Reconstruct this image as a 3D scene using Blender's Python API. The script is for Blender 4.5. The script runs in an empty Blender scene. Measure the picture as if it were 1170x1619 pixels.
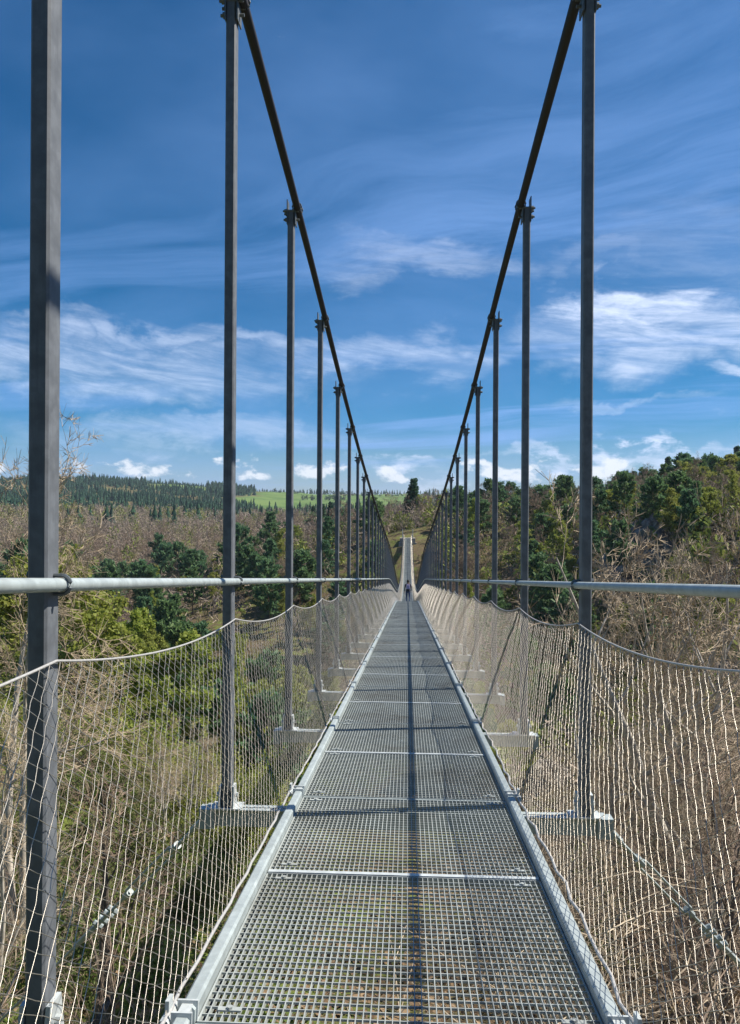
import bpy, bmesh, math, random
import numpy as np
from mathutils import Vector, Matrix, noise as mnoise

R = math.radians
scene = bpy.context.scene
col = scene.collection
rng = np.random.default_rng(7)
random.seed(7)

# ------------------------------------------------------------------ camera, sky, sun, exposure
cam_d = bpy.data.cameras.new('camera')
cam = bpy.data.objects.new('camera', cam_d)
col.objects.link(cam)
cam_d.sensor_fit = 'VERTICAL'
cam_d.sensor_height = 36.0
cam_d.lens = 36.0 * 1216.0 / 1619.0
cam_d.clip_start = 0.05
cam_d.clip_end = 20000
cam.location = (0.012, 0, 0)
cam.matrix_world = (Matrix.Translation((0.012, 0, 0)) @ Matrix.Rotation(R(2.82), 4, 'Z')
                    @ Matrix.Rotation(R(90), 4, 'X') @ Matrix.Rotation(R(0.35), 4, 'Z'))
scene.camera = cam

SUN_DIR = Vector((0.757, 0.16, 1.0)).normalized()        # towards the sun
sun_el = math.asin(SUN_DIR.z)
sun_az = math.atan2(SUN_DIR.x, SUN_DIR.y)               # clockwise from +Y

world = bpy.data.worlds.new('World')
scene.world = world
world.use_nodes = True


class NT:
    """small helper to write node trees"""
    def __init__(self, tree):
        self.t = tree

    def n(self, kind, **kw):
        nd = self.t.nodes.new(kind)
        for k, v in kw.items():
            setattr(nd, k, v)
        return nd

    def set(self, sock, v):
        if isinstance(v, bpy.types.NodeSocket):
            self.t.links.new(v, sock)
        elif v is not None:
            sock.default_value = v

    def math(self, op, a, b=None, c=None, clamp=False):
        nd = self.n('ShaderNodeMath', operation=op, use_clamp=clamp)
        self.set(nd.inputs[0], a)
        if b is not None:
            self.set(nd.inputs[1], b)
        if c is not None:
            self.set(nd.inputs[2], c)
        return nd.outputs[0]

    def ramp(self, v, a, b, lo=0.0, hi=1.0):
        nd = self.n('ShaderNodeMapRange', interpolation_type='SMOOTHSTEP')
        self.set(nd.inputs['Value'], v)
        self.set(nd.inputs['From Min'], a)
        self.set(nd.inputs['From Max'], b)
        self.set(nd.inputs['To Min'], lo)
        self.set(nd.inputs['To Max'], hi)
        return nd.outputs[0]

    def noise(self, vec, scale=1.0, detail=4.0, rough=0.5, dist=0.0, out='Fac'):
        nd = self.n('ShaderNodeTexNoise')
        self.set(nd.inputs['Vector'], vec)
        self.set(nd.inputs['Scale'], scale)
        self.set(nd.inputs['Detail'], detail)
        self.set(nd.inputs['Roughness'], rough)
        self.set(nd.inputs['Distortion'], dist)
        return nd.outputs[out]

    def xyz(self, x, y, z):
        nd = self.n('ShaderNodeCombineXYZ')
        for i, v in enumerate((x, y, z)):
            self.set(nd.inputs[i], v)
        return nd.outputs[0]

    def sep(self, v):
        nd = self.n('ShaderNodeSeparateXYZ')
        self.set(nd.inputs[0], v)
        return nd.outputs

    def mix(self, f, a, b, mode='MIX'):
        nd = self.n('ShaderNodeMix', data_type='RGBA', blend_type=mode)
        self.set(nd.inputs['Factor'], f)
        for s, v in ((nd.inputs[6], a), (nd.inputs[7], b)):
            if not isinstance(v, bpy.types.NodeSocket) and len(v) == 3:
                v = (*v, 1)
            self.set(s, v)
        return nd.outputs[2]


def build_world():
    t = NT(world.node_tree)
    world.node_tree.nodes.clear()
    out = t.n('ShaderNodeOutputWorld')
    bg = t.n('ShaderNodeBackground')
    sky = t.n('ShaderNodeTexSky', sky_type='NISHITA', sun_disc=False)
    sky.sun_elevation = sun_el
    sky.sun_rotation = sun_az
    sky.altitude = 900
    sky.air_density = 1.0
    sky.dust_density = 0.35
    sky.ozone_density = 2.2
    hs = t.n('ShaderNodeHueSaturation')
    hs.inputs['Saturation'].default_value = 2.0
    hs.inputs['Value'].default_value = 1.04
    t.set(hs.inputs['Color'], sky.outputs[0])
    gen = t.n('ShaderNodeTexCoord').outputs['Generated']
    x, y, z = t.sep(gen)
    hor = t.math('MAXIMUM', t.math('SQRT', t.math('ADD', t.math('MULTIPLY', x, x), t.math('MULTIPLY', y, y))), 0.02)
    el = t.math('DIVIDE', z, hor)                        # tan of elevation
    zp = t.math('ADD', t.math('MAXIMUM', z, 0.0), 0.10)
    px = t.math('DIVIDE', x, zp)
    py = t.math('DIVIDE', y, zp)
    plane = t.xyz(px, py, 0.0)
    up = t.ramp(el, 0.0, 0.03)
    # thin cirrus sheets drawn out across the wind
    warp = t.noise(plane, 0.5, 3, 0.5, 0, 'Color')
    wv = t.n('ShaderNodeVectorMath', operation='MULTIPLY_ADD')
    t.set(wv.inputs[0], warp); wv.inputs[1].default_value = (1.5, 1.1, 0); t.set(wv.inputs[2], plane)
    rot = t.n('ShaderNodeVectorRotate', rotation_type='Z_AXIS')
    t.set(rot.inputs['Vector'], wv.outputs[0]); rot.inputs['Angle'].default_value = R(14)
    st = t.n('ShaderNodeMapping'); st.inputs['Scale'].default_value = (0.30, 1.1, 1); st.inputs['Location'].default_value = (3.3, 1.7, 0)
    t.set(st.inputs['Vector'], rot.outputs[0])
    c1 = t.noise(st.outputs[0], 1.0, 9, 0.62, 0.5)
    c1 = t.ramp(c1, 0.44, 0.70)
    big = t.ramp(t.noise(plane, 0.33, 2, 0.5), 0.36, 0.66)
    cirrus = t.math('MULTIPLY', t.math('MULTIPLY', c1, t.math('MULTIPLY_ADD', big, 0.6, 0.4)), 0.80)
    # broad veil
    veil = t.math('MULTIPLY', t.ramp(t.noise(plane, 0.42, 6, 0.55, 0.6), 0.33, 0.74), 0.42)
    # banks of cloud at middle height: soft bodies broken up by noise
    az = t.math('DIVIDE', x, t.math('MAXIMUM', y, 0.05))
    front = t.ramp(y, 0.1, 0.3)
    azel = t.xyz(az, el, 0.0)
    wn = t.noise(t.xyz(t.math('MULTIPLY', az, 7.0), t.math('MULTIPLY', el, 13.0), 0.3), 1.0, 7, 0.6, 0.2, 'Color')
    wn2 = t.n('ShaderNodeVectorMath', operation='SUBTRACT'); t.set(wn2.inputs[0], wn); wn2.inputs[1].default_value = (0.5, 0.5, 0.5)
    wv2 = t.n('ShaderNodeVectorMath', operation='MULTIPLY_ADD')
    t.set(wv2.inputs[0], wn2.outputs[0]); wv2.inputs[1].default_value = (0.42, 0.17, 0); t.set(wv2.inputs[2], azel)
    ax, ay, _ = t.sep(wv2.outputs[0])
    banks = None
    fine = t.noise(t.xyz(t.math('MULTIPLY', az, 6.0), t.math('MULTIPLY', t.math('MULTIPLY_ADD', az, 0.12, el), 42.0), 2.3), 1.0, 9, 0.66, 0.4)
    fine = t.ramp(fine, 0.34, 0.68)
    for cx, cy, sx, sy, k in ((0.33, 0.222, 0.19, 0.050, 0.85), (0.31, 0.258, 0.095, 0.040, 1.15), (0.17, 0.225, 0.10, 0.035, 0.55),
                              (-0.02, 0.205, 0.17, 0.034, 0.60), (0.02, 0.325, 0.17, 0.028, 0.36), (0.25, 0.32, 0.10, 0.02, 0.2),
                              (-0.40, 0.175, 0.30, 0.045, 0.62), (0.42, 0.165, 0.08, 0.013, 0.75), (-0.30, 0.222, 0.24, 0.018, 0.5), (-0.28, 0.10, 0.26, 0.022, 0.40),
                              (0.26, 0.13, 0.10, 0.010, 0.30), (0.40, 0.30, 0.20, 0.10, 0.18), (0.30, 0.068, 0.20, 0.011, 1.0), (0.02, 0.058, 0.07, 0.010, 0.9)):
        dx = t.math('DIVIDE', t.math('SUBTRACT', ax, cx), sx)
        dy = t.math('DIVIDE', t.math('SUBTRACT', ay, cy), sy)
        dd = t.math('SQRT', t.math('ADD', t.math('MULTIPLY', dx, dx), t.math('MULTIPLY', dy, dy)))
        b = t.math('MULTIPLY', t.ramp(dd, 1.25, 0.25), k)
        banks = b if banks is None else t.math('MAXIMUM', banks, b)
    banks = t.math('MULTIPLY', t.math('MULTIPLY', banks, front), t.math('MULTIPLY_ADD', fine, 0.78, 0.22))
    # fair weather cumulus low over the whole horizon
    nx = t.math('DIVIDE', x, hor); ny = t.math('DIVIDE', y, hor)
    cu = t.xyz(t.math('MULTIPLY', nx, 19.0), t.math('MULTIPLY_ADD', ny, 19.0, 5.3), t.math('MULTIPLY', el, 34.0))
    cun = t.noise(cu, 1.15, 7, 0.55, 0.15)
    band = t.math('MULTIPLY', t.ramp(el, 0.030, 0.046), t.ramp(el, 0.085, 0.052))
    cthr = t.math('SUBTRACT', 0.74, t.math('MULTIPLY', band, 0.25))
    cumulus = t.math('MULTIPLY', t.ramp(t.math('SUBTRACT', cun, cthr), 0.0, 0.11), 0.92)
    lowhaze = t.math('MULTIPLY', t.ramp(el, 0.22, 0.0), 0.34)
    skyc = hs.outputs[0]
    wcol = t.n('ShaderNodeRGB'); wcol.outputs[0].default_value = (12.0, 12.8, 14.0, 1)
    hcol = t.n('ShaderNodeRGB'); hcol.outputs[0].default_value = (1.7, 4.4, 10.4, 1)
    bcol = t.n('ShaderNodeRGB'); bcol.outputs[0].default_value = (9.8, 11.4, 14.8, 1)
    ccol = t.n('ShaderNodeRGB'); ccol.outputs[0].default_value = (3.4, 6.3, 12.6, 1)
    c = t.mix(lowhaze, skyc, hcol.outputs[0])
    c = t.mix(t.math('MULTIPLY', t.math('MAXIMUM', cirrus, veil), up), c, ccol.outputs[0])
    c = t.mix(banks, c, bcol.outputs[0])
    # undersides of the cumulus are a little greyer: brightness from the noise itself
    c = t.mix(t.math('MULTIPLY', cumulus, up), c, wcol.outputs[0])
    t.set(bg.inputs['Color'], c)
    bg.inputs['Strength'].default_value = 0.0515
    t.set(out.inputs['Surface'], bg.outputs[0])


build_world()

sun_d = bpy.data.lights.new('sun', 'SUN')
sun_d.energy = 5.0
sun_d.angle = R(0.53)
sun_d.color = (1.0, 0.94, 0.84)
sun = bpy.data.objects.new('sun', sun_d)
sun.rotation_euler = SUN_DIR.to_track_quat('Z', 'Y').to_euler()
sun.location = (30, 0, 60)
col.objects.link(sun)

scene.view_settings.view_transform = 'Standard'
scene.view_settings.look = 'None'
scene.view_settings.gamma = 1
scene.view_settings.exposure = 0.66
scene.render.engine = 'CYCLES'
scene.cycles.max_bounces = 5
scene.cycles.diffuse_bounces = 2
scene.cycles.glossy_bounces = 2
scene.cycles.transparent_max_bounces = 8
scene.cycles.use_denoising = True
scene.render.film_transparent = False


# ------------------------------------------------------------------ materials
def new_mat(name):
    m = bpy.data.materials.new(name)
    m.use_nodes = True
    t = NT(m.node_tree)
    b = m.node_tree.nodes['Principled BSDF']
    return m, t, b


def mat_steel(name, base, metal, rough, scale=18.0, var=0.25):
    m, t, b = new_mat(name)
    obj = t.n('ShaderNodeTexCoord').outputs['Object']
    n1 = t.noise(obj, scale, 6, 0.6)
    n2 = t.noise(obj, scale * 0.12, 3, 0.5)
    dark = tuple(c * (1 - var) for c in base)
    c = t.mix(t.ramp(n1, 0.3, 0.7), dark, base)
    mp = t.n('ShaderNodeMapping'); mp.inputs['Scale'].default_value = (1.0, 1.0, 0.06)
    t.set(mp.inputs['Vector'], obj)
    n4 = t.noise(mp.outputs[0], scale * 4, 4, 0.6)
    vor = t.n('ShaderNodeTexVoronoi'); vor.inputs['Scale'].default_value = scale * 3
    t.set(vor.inputs['Vector'], obj)
    sp = t.n('ShaderNodeSeparateColor'); t.set(sp.inputs[0], vor.outputs['Color'])
    c = t.mix(t.math('MULTIPLY', sp.outputs[0], var * 0.9), c, tuple(v * 0.62 for v in base))
    c = t.mix(t.math('MULTIPLY', t.ramp(n4, 0.50, 0.72), var * 1.2), c, tuple(v * 0.55 for v in base))
    c = t.mix(t.math('MULTIPLY', t.ramp(n2, 0.5, 0.75), 0.25), c, (base[0] * 0.8, base[1] * 0.76, base[2] * 0.7))
    t.set(b.inputs['Base Color'], c)
    b.inputs['Metallic'].default_value = metal
    t.set(b.inputs['Roughness'], t.math('MULTIPLY_ADD', n1, 0.25, rough - 0.12))
    bp = t.n('ShaderNodeBump')
    bp.inputs['Strength'].default_value = 0.12
    bp.inputs['Distance'].default_value = 0.002
    t.set(bp.inputs['Height'], n1)
    t.set(b.inputs['Normal'], bp.outputs[0])
    return m


def mat_leaf(name, c1, c2, c3=None, rough=0.6, trans=0.25, spec=0.3):
    m, t, b = new_mat(name)
    g = t.n('ShaderNodeNewGeometry')
    oi = t.n('ShaderNodeObjectInfo')
    c = t.mix(g.outputs['Random Per Island'], c1, c2)
    if c3:
        c = t.mix(t.math('MULTIPLY', oi.outputs['Random'], 0.7), c, c3)
    t.set(b.inputs['Base Color'], c)
    b.inputs['Roughness'].default_value = rough
    b.inputs['Specular IOR Level'].default_value = spec
    tr = t.n('ShaderNodeBsdfTranslucent')
    t.set(tr.inputs['Color'], c)
    mx = t.n('ShaderNodeMixShader')
    mx.inputs[0].default_value = trans
    t.set(mx.inputs[1], b.outputs[0])
    t.set(mx.inputs[2], tr.outputs[0])
    t.set(m.node_tree.nodes['Material Output'].inputs['Surface'], mx.outputs[0])
    return m


def mat_bark(name, c1, c2, scale=14.0, objvar=None):
    m, t, b = new_mat(name)
    obj = t.n('ShaderNodeTexCoord').outputs['Object']
    mp = t.n('ShaderNodeMapping')
    mp.inputs['Scale'].default_value = (1, 1, 0.35)
    t.set(mp.inputs['Vector'], obj)
    n1 = t.noise(mp.outputs[0], scale, 5, 0.65)
    c = t.mix(t.ramp(n1, 0.35, 0.65), c1, c2)
    g = t.n('ShaderNodeNewGeometry')
    c = t.mix(t.math('MULTIPLY', g.outputs['Random Per Island'], 0.5), c, c2)
    if objvar:
        oi = t.n('ShaderNodeObjectInfo')
        c = t.mix(t.math('MULTIPLY', oi.outputs['Random'], 0.6), c, objvar)
    t.set(b.inputs['Base Color'], c)
    b.inputs['Roughness'].default_value = 0.85
    b.inputs['Specular IOR Level'].default_value = 0.2
    return m


M = {}
M['galv'] = mat_steel('galvanised_steel', (0.165, 0.18, 0.20), 0.05, 0.6, 18.0, 0.4)
M['galv_rail'] = mat_steel('galvanised_tube', (0.42, 0.475, 0.475), 0.15, 0.5)
M['galv_bright'] = mat_steel('bright_zinc_steel', (0.56, 0.60, 0.60), 0.15, 0.5)
M['grate'] = mat_steel('grating_steel', (0.43, 0.465, 0.45), 0.05, 0.7)
M['cable'] = mat_steel('dark_wire_rope', (0.020, 0.022, 0.032), 0.0, 0.7, 60)
M['joint'] = mat_steel('dark_joint_steel', (0.15, 0.17, 0.18), 0.3, 0.5)
M['net'] = mat_steel('net_wire', (0.62, 0.57, 0.49), 0.95, 0.40, 80, 0.12)
M['rope'] = mat_steel('net_edge_rope', (0.50, 0.49, 0.47), 0.2, 0.5, 120)
M['concrete'] = mat_steel('concrete', (0.38, 0.35, 0.31), 0.0, 0.85, 3, 0.3)
M['pine'] = mat_leaf('pine_needles', (0.070, 0.140, 0.055), (0.180, 0.265, 0.090), (0.090, 0.195, 0.105), trans=0.42)
M['spruce'] = mat_leaf('spruce_needles', (0.028, 0.078, 0.042), (0.075, 0.150, 0.062), (0.040, 0.105, 0.065))
M['spring'] = mat_leaf('spring_leaves', (0.18, 0.26, 0.04), (0.36, 0.40, 0.08), (0.30, 0.29, 0.07), trans=0.45)
M['shrubgreen'] = mat_leaf('bramble_leaves', (0.05, 0.095, 0.018), (0.16, 0.21, 0.045), (0.13, 0.14, 0.035), trans=0.3)
M['twig'] = mat_bark('bare_twigs', (0.15, 0.105, 0.075), (0.34, 0.26, 0.19), 20, (0.24, 0.17, 0.13))
M['paletwig'] = mat_bark('pale_twigs', (0.27, 0.21, 0.14), (0.52, 0.43, 0.31), 20, (0.34, 0.25, 0.17))
M['bark'] = mat_bark('grey_brown_bark', (0.07, 0.055, 0.045), (0.20, 0.165, 0.13))
M['palebark'] = mat_bark('pale_bark', (0.20, 0.175, 0.14), (0.62, 0.56, 0.47))
M['pinebark'] = mat_bark('pine_bark', (0.06, 0.04, 0.03), (0.20, 0.12, 0.075))
M['litter'] = mat_leaf('dead_leaves', (0.10, 0.062, 0.035), (0.30, 0.21, 0.125), None, 0.8, 0.1, 0.1)
M['grass'] = mat_leaf('grass_blades', (0.06, 0.11, 0.02), (0.17, 0.20, 0.06), None, 0.7, 0.3, 0.2)
M['farbare'] = mat_leaf('far_bare_wood', (0.19, 0.145, 0.115), (0.40, 0.325, 0.26), None, 0.9, 0.1, 0.05)
M['farcon'] = mat_leaf('far_conifers', (0.015, 0.046, 0.034), (0.045, 0.098, 0.055), None, 0.8, 0.1, 0.1)
M['fargreen'] = mat_leaf('far_spring_wood', (0.13, 0.18, 0.035), (0.29, 0.31, 0.085), None, 0.8, 0.2, 0.1)


def mat_rock():
    m, t, b = new_mat('weathered_rock')
    pos = t.n('ShaderNodeNewGeometry').outputs['Position']
    n1 = t.noise(pos, 0.8, 8, 0.65)
    n2 = t.noise(pos, 0.22, 3, 0.5)
    c = t.mix(t.ramp(n1, 0.35, 0.68), (0.10, 0.08, 0.07), (0.31, 0.26, 0.22))
    c = t.mix(t.math('MULTIPLY', t.ramp(n2, 0.5, 0.7), 0.55), c, (0.10, 0.11, 0.05))
    t.set(b.inputs['Base Color'], c)
    b.inputs['Roughness'].default_value = 0.9
    bp = t.n('ShaderNodeBump'); bp.inputs['Strength'].default_value = 0.8; bp.inputs['Distance'].default_value = 0.4
    t.set(bp.inputs['Height'], n1); t.set(b.inputs['Normal'], bp.outputs[0])
    return m


M['rock'] = mat_rock()


def mat_ground():
    m, t, b = new_mat('forest_floor')
    pos = t.n('ShaderNodeNewGeometry').outputs['Position']
    att = t.n('ShaderNodeAttribute', attribute_name='field')
    n0 = t.noise(pos, 0.11, 4, 0.6)
    n1 = t.noise(pos, 0.9, 8, 0.68)
    n2 = t.noise(pos, 6.0, 6, 0.7)
    n3 = t.noise(pos, 22.0, 4, 0.7)
    c = t.mix(t.ramp(n2, 0.3, 0.7), (0.045, 0.032, 0.020), (0.17, 0.125, 0.075))
    c = t.mix(t.math('MULTIPLY', t.ramp(n3, 0.5, 0.75), 0.5), c, (0.30, 0.22, 0.14))
    moss = t.math('MULTIPLY', t.ramp(n1, 0.40, 0.60), t.math('MULTIPLY_ADD', t.ramp(n0, 0.40, 0.60), 0.55, 0.10))
    gx, gy, gz = t.sep(pos)
    sunny = t.math('MULTIPLY', t.ramp(gx, 3.0, -3.0), t.ramp(gy, 70.0, 30.0))
    moss = t.math('MAXIMUM', moss, t.math('MULTIPLY', t.ramp(n1, 0.36, 0.58), t.math('MULTIPLY', sunny, 0.85)))
    c = t.mix(moss, c, t.mix(n2, (0.065, 0.105, 0.014), (0.21, 0.27, 0.055)))
    fn = t.noise(pos, 0.02, 5, 0.55)
    fc = t.mix(t.ramp(fn, 0.35, 0.65), (0.075, 0.135, 0.035), (0.13, 0.19, 0.055))
    c = t.mix(att.outputs['Fac'], c, fc)
    t.set(b.inputs['Base Color'], c)
    b.inputs['Roughness'].default_value = 0.95
    b.inputs['Specular IOR Level'].default_value = 0.1
    bp = t.n('ShaderNodeBump'); bp.inputs['Strength'].default_value = 0.9; bp.inputs['Distance'].default_value = 0.12
    t.set(bp.inputs['Height'], t.math('ADD', n2, t.math('MULTIPLY', n1, 0.6)))
    t.set(b.inputs['Normal'], bp.outputs[0])
    return m


M['ground'] = mat_ground()


def mat_plain(name, c1, c2, rough=0.8, scale=30.0):
    m, t, b = new_mat(name)
    n1 = t.noise(t.n('ShaderNodeTexCoord').outputs['Object'], scale, 4, 0.6)
    t.set(b.inputs['Base Color'], t.mix(n1, c1, c2))
    b.inputs['Roughness'].default_value = rough
    return m


def weather_grating():
    m = M['grate']; t = NT(m.node_tree); b = m.node_tree.nodes['Principled BSDF']
    old = b.inputs['Base Color'].links[0].from_socket
    pos = t.n('ShaderNodeNewGeometry').outputs['Position']
    d1 = t.noise(pos, 1.4, 5, 0.6); d2 = t.noise(pos, 9.0, 4, 0.6)
    dirt = t.math('MULTIPLY', t.ramp(d1, 0.42, 0.66), t.math('MULTIPLY_ADD', t.ramp(d2, 0.35, 0.7), 0.5, 0.3))
    c = t.mix(dirt, old, (0.21, 0.205, 0.18))
    oi = t.n('ShaderNodeObjectInfo').outputs['Random']
    c = t.mix(t.math('MULTIPLY', oi, 0.35), c, (0.24, 0.27, 0.265))
    t.set(b.inputs['Base Color'], c)


weather_grating()

# ------------------------------------------------------------------ mesh helpers
class MB:
    def __init__(self):
        self.v, self.q, self.t, self.n = [], [], [], 0
        self.qm, self.tm = [], []

    def add(self, verts, quads=None, tris=None, mi=0):
        verts = np.asarray(verts, dtype=np.float64).reshape(-1, 3)
        if quads is not None and len(quads):
            q = np.asarray(quads, dtype=np.int64).reshape(-1, 4) + self.n
            self.q.append(q); self.qm.append(np.full(len(q), mi))
        if tris is not None and len(tris):
            t = np.asarray(tris, dtype=np.int64).reshape(-1, 3) + self.n
            self.t.append(t); self.tm.append(np.full(len(t), mi))
        self.v.append(verts)
        self.n += len(verts)

    def box(self, x0, x1, y0, y1, z0, z1, shear=0.0, mi=0):
        v = np.array([(x, y, z + shear * y) for z in (z0, z1) for y in (y0, y1) for x in (x0, x1)])
        self.add(v, [(0, 2, 3, 1), (4, 5, 7, 6), (0, 1, 5, 4), (2, 6, 7, 3), (0, 4, 6, 2), (1, 3, 7, 5)], mi=mi)

    def tube(self, pts, rad, sides=6, caps=True, mi=0):
        pts = np.asarray(pts, dtype=np.float64)
        n = len(pts)
        rad = np.broadcast_to(np.asarray(rad, dtype=np.float64), (n,))
        tg = np.gradient(pts, axis=0)
        tg /= np.linalg.norm(tg, axis=1, keepdims=True) + 1e-12
        ref = np.array([0.0, 0.0, 1.0]) if abs(tg[0, 2]) < 0.9 else np.array([1.0, 0, 0])
        u = np.cross(tg, ref); u /= np.linalg.norm(u, axis=1, keepdims=True) + 1e-9
        w = np.cross(u, tg)
        a = np.arange(sides) * 2 * math.pi / sides
        ring = (u[:, None, :] * np.cos(a)[None, :, None] + w[:, None, :] * np.sin(a)[None, :, None]) * rad[:, None, None] + pts[:, None, :]
        i = np.arange(n - 1)[:, None] * sides
        j = np.arange(sides)[None, :]
        k = (j + 1) % sides
        q = np.stack([i + j, i + k, i + sides + k, i + sides + j], axis=-1).reshape(-1, 4)
        tr = None
        if caps and sides > 3:
            tr = [(0, s + 1, s) for s in range(1, sides - 1)]
            o = (n - 1) * sides
            tr += [(o, o + s, o + s + 1) for s in range(1, sides - 1)]
        elif caps:
            o = (n - 1) * sides
            tr = [(0, 2, 1), (o, o + 1, o + 2)]
        self.add(ring.reshape(-1, 3), q, tr, mi)

    def quads(self, c, u, w, mi=0):
        """many loose quads: centres c, half axes u and w (n x 3)"""
        c = np.asarray(c); n = len(c)
        v = np.stack([c - u - w, c + u - w, c + u + w, c - u + w], axis=1).reshape(-1, 3)
        self.add(v, np.arange(n * 4).reshape(-1, 4), mi=mi)

    def mesh(self, name, mats, smooth=False):
        me = bpy.data.meshes.new(name)
        V = np.concatenate(self.v) if self.v else np.zeros((0, 3))
        Q = np.concatenate(self.q) if self.q else np.zeros((0, 4), int)
        T = np.concatenate(self.t) if self.t else np.zeros((0, 3), int)
        me.vertices.add(len(V))
        me.vertices.foreach_set('co', V.astype(np.float32).ravel())
        nl = len(Q) * 4 + len(T) * 3
        me.loops.add(nl)
        me.loops.foreach_set('vertex_index', np.concatenate([Q.ravel(), T.ravel()]).astype(np.int32))
        me.polygons.add(len(Q) + len(T))
        ls = np.concatenate([np.arange(len(Q)) * 4, len(Q) * 4 + np.arange(len(T)) * 3]).astype(np.int32)
        me.polygons.foreach_set('loop_start', ls)
        mi = np.concatenate((self.qm or [np.zeros(0, int)]) + (self.tm or [np.zeros(0, int)])).astype(np.int32)
        for m in (mats if isinstance(mats, (list, tuple)) else [mats]):
            me.materials.append(m)
        if mi.any():
            me.polygons.foreach_set('material_index', mi)
        me.polygons.foreach_set('use_smooth', np.full(len(Q) + len(T), bool(smooth)))
        me.update(calc_edges=True)
        me.validate()
        return me


def link(name, me, parent=None, loc=None):
    o = bpy.data.objects.new(name, me)
    col.objects.link(o)
    if parent:
        o.parent = parent
    if loc is not None:
        o.location = loc
    return o


def tag(o, label=None, cat=None, group=None, kind=None):
    if label: o['label'] = label
    if cat: o['category'] = cat
    if group: o['group'] = group
    if kind: o['kind'] = kind
    return o


def unit(v):
    v = np.asarray(v, float)
    return v / (np.linalg.norm(v) + 1e-12)


# ------------------------------------------------------------------ bridge profile (z = 0 is eye height)
YEND = 150.0
_ys = np.linspace(-8, YEND, 1600)


def _slope(y):
    if y < 35: return 0.086
    if y < 41: return 0.086 + (0.125 - 0.086) * (y - 35) / 6
    if y < 58: return 0.125
    return 0.125 - 0.003165 * (y - 58)


_sl = np.array([_slope(v) for v in _ys])
_zd = np.concatenate([[0], np.cumsum((_sl[1:] + _sl[:-1]) / 2 * np.diff(_ys))])
_zd = -(_zd - np.interp(0, _ys, _zd) + 1.11)


def zdeck(y): return np.interp(y, _ys, _zd)
def sldeck(y): return -np.interp(y, _ys, _sl)


_cab = np.array([(-9, 3.55), (-4, 3.25), (1.88, 3.05), (3.88, 2.97), (5.88, 2.86), (7.88, 2.69), (9.88, 2.50), (11.88, 2.36), (13.88, 2.23),
                 (17.88, 2.05), (24, 1.86), (35, 1.62), (48, 1.30), (60, 0.92), (72, 0.5), (84, 0.14), (95, 0.04), (150, 0.04)])
RAIL_H = 1.085


def zrail(y): return zdeck(y) + RAIL_H
def zcable(y):
    w = np.array([0.25, 0.5, 0.25])
    return zrail(y) + np.interp(y, _cab[:, 0], _cab[:, 1])


# ------------------------------------------------------------------ terrain
CP = np.array([
    (0, -40, 1.5), (0, -6, -1.9), (0, 3, -4.6), (0, 10, -7.8), (0, 25, -14), (0, 45, -21), (0, 85, -33), (0, 120, -24), (0, 144, -8.5), (0, 153, -5.6), (0, 175, -5), (0, 250, -5),
    (-8, 3, -5.2), (-8, 10, -7.6), (-10, 25, -9.3), (-20, 45, -11.5), (-40, 80, -17), (-60, 120, -24), (-60, 180, -24), (-25, 170, -10), (-20, 146, -13),
    (-30, 10, -6.5), (-35, 30, -8), (-60, 40, -11), (-120, 100, -20), (-200, 200, -25), (-100, 260, -16), (-30, 260, -7), (-60, -30, 0), (-200, 50, -14),
    (8, 3, -5.0), (8, 12, -8.0), (15, 25, -9.5), (20, 50, -14), (18, 80, -22), (34, 80, -12), (32, 108, -2.5), (48, 130, 1), (18, 132, -12), (64, 110, 1.5), (100, 120, 6),
    (60, 60, -5.5), (40, 30, -6), (30, 10, -5), (100, 60, 1), (150, 150, 11), (22, 155, -3), (45, 170, 1), (80, 180, 5), (30, 250, -2), (60, -30, 1), (180, 40, 8),
    (-150, 350, -14), (0, 350, -2), (150, 320, 12), (250, 250, 22), (-300, 300, -14), (80, 350, 4)], float)


def _tps(r):
    return np.where(r > 0, r * r * np.log(r + 1e-9), 0)


_K = _tps(np.hypot(CP[:, 0][:, None] - CP[:, 0], CP[:, 1][:, None] - CP[:, 1])) + np.eye(len(CP)) * 40.0
_P = np.c_[np.ones(len(CP)), CP[:, :2]]
_A = np.block([[_K, _P], [_P.T, np.zeros((3, 3))]])
_W = np.linalg.solve(_A, np.r_[CP[:, 2], 0, 0, 0])


def _fnoise(x, y, s, seed=0.0):
    """cheap smooth noise from sines"""
    x = x / s + seed; y = y / s - seed * 1.7
    return (np.sin(x * 1.7 + 1.3 * np.sin(y * 1.1 + seed)) + np.sin(y * 1.9 + 1.1 * np.sin(x * 1.3 - seed)) + 0.6 * np.sin((x + y) * 2.7 + seed) + 0.5 * np.sin((x - y) * 3.9)) / 3.1


def H_near(x, y):
    r = np.hypot(x[..., None] - CP[:, 0], y[..., None] - CP[:, 1])
    z = (_tps(r) * _W[:-3]).sum(-1) + _W[-3] + _W[-2] * x + _W[-1] * y
    return z


def H_far(x, y):
    t = x / np.maximum(y, 50)
    d = np.hypot(x, y)
    base = np.interp(d, [0, 300, 600, 900, 1300, 1700, 2600, 9000], [-14, -10, -6, 2, 24, 38, 36, 20])
    left = np.exp(-((t + 0.42) / 0.20) ** 2) * np.interp(d, [400, 800, 1250, 1700, 3000], [0, 6, 24, 6, 0])
    right = np.clip((t - 0.16) / 0.35, 0, 1.6) * np.interp(d, [150, 300, 480, 700, 1500, 3000], [12, 22, 38, 36, 18, 10])
    mid = np.exp(-((t - 0.02) / 0.12) ** 2) * np.interp(d, [300, 500, 900, 1400], [0, 3, 2, 0])
    return base + left + right + mid + _fnoise(x, y, 90, 0.3) * np.clip((d - 300) / 500, 0, 1) * 5


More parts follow.
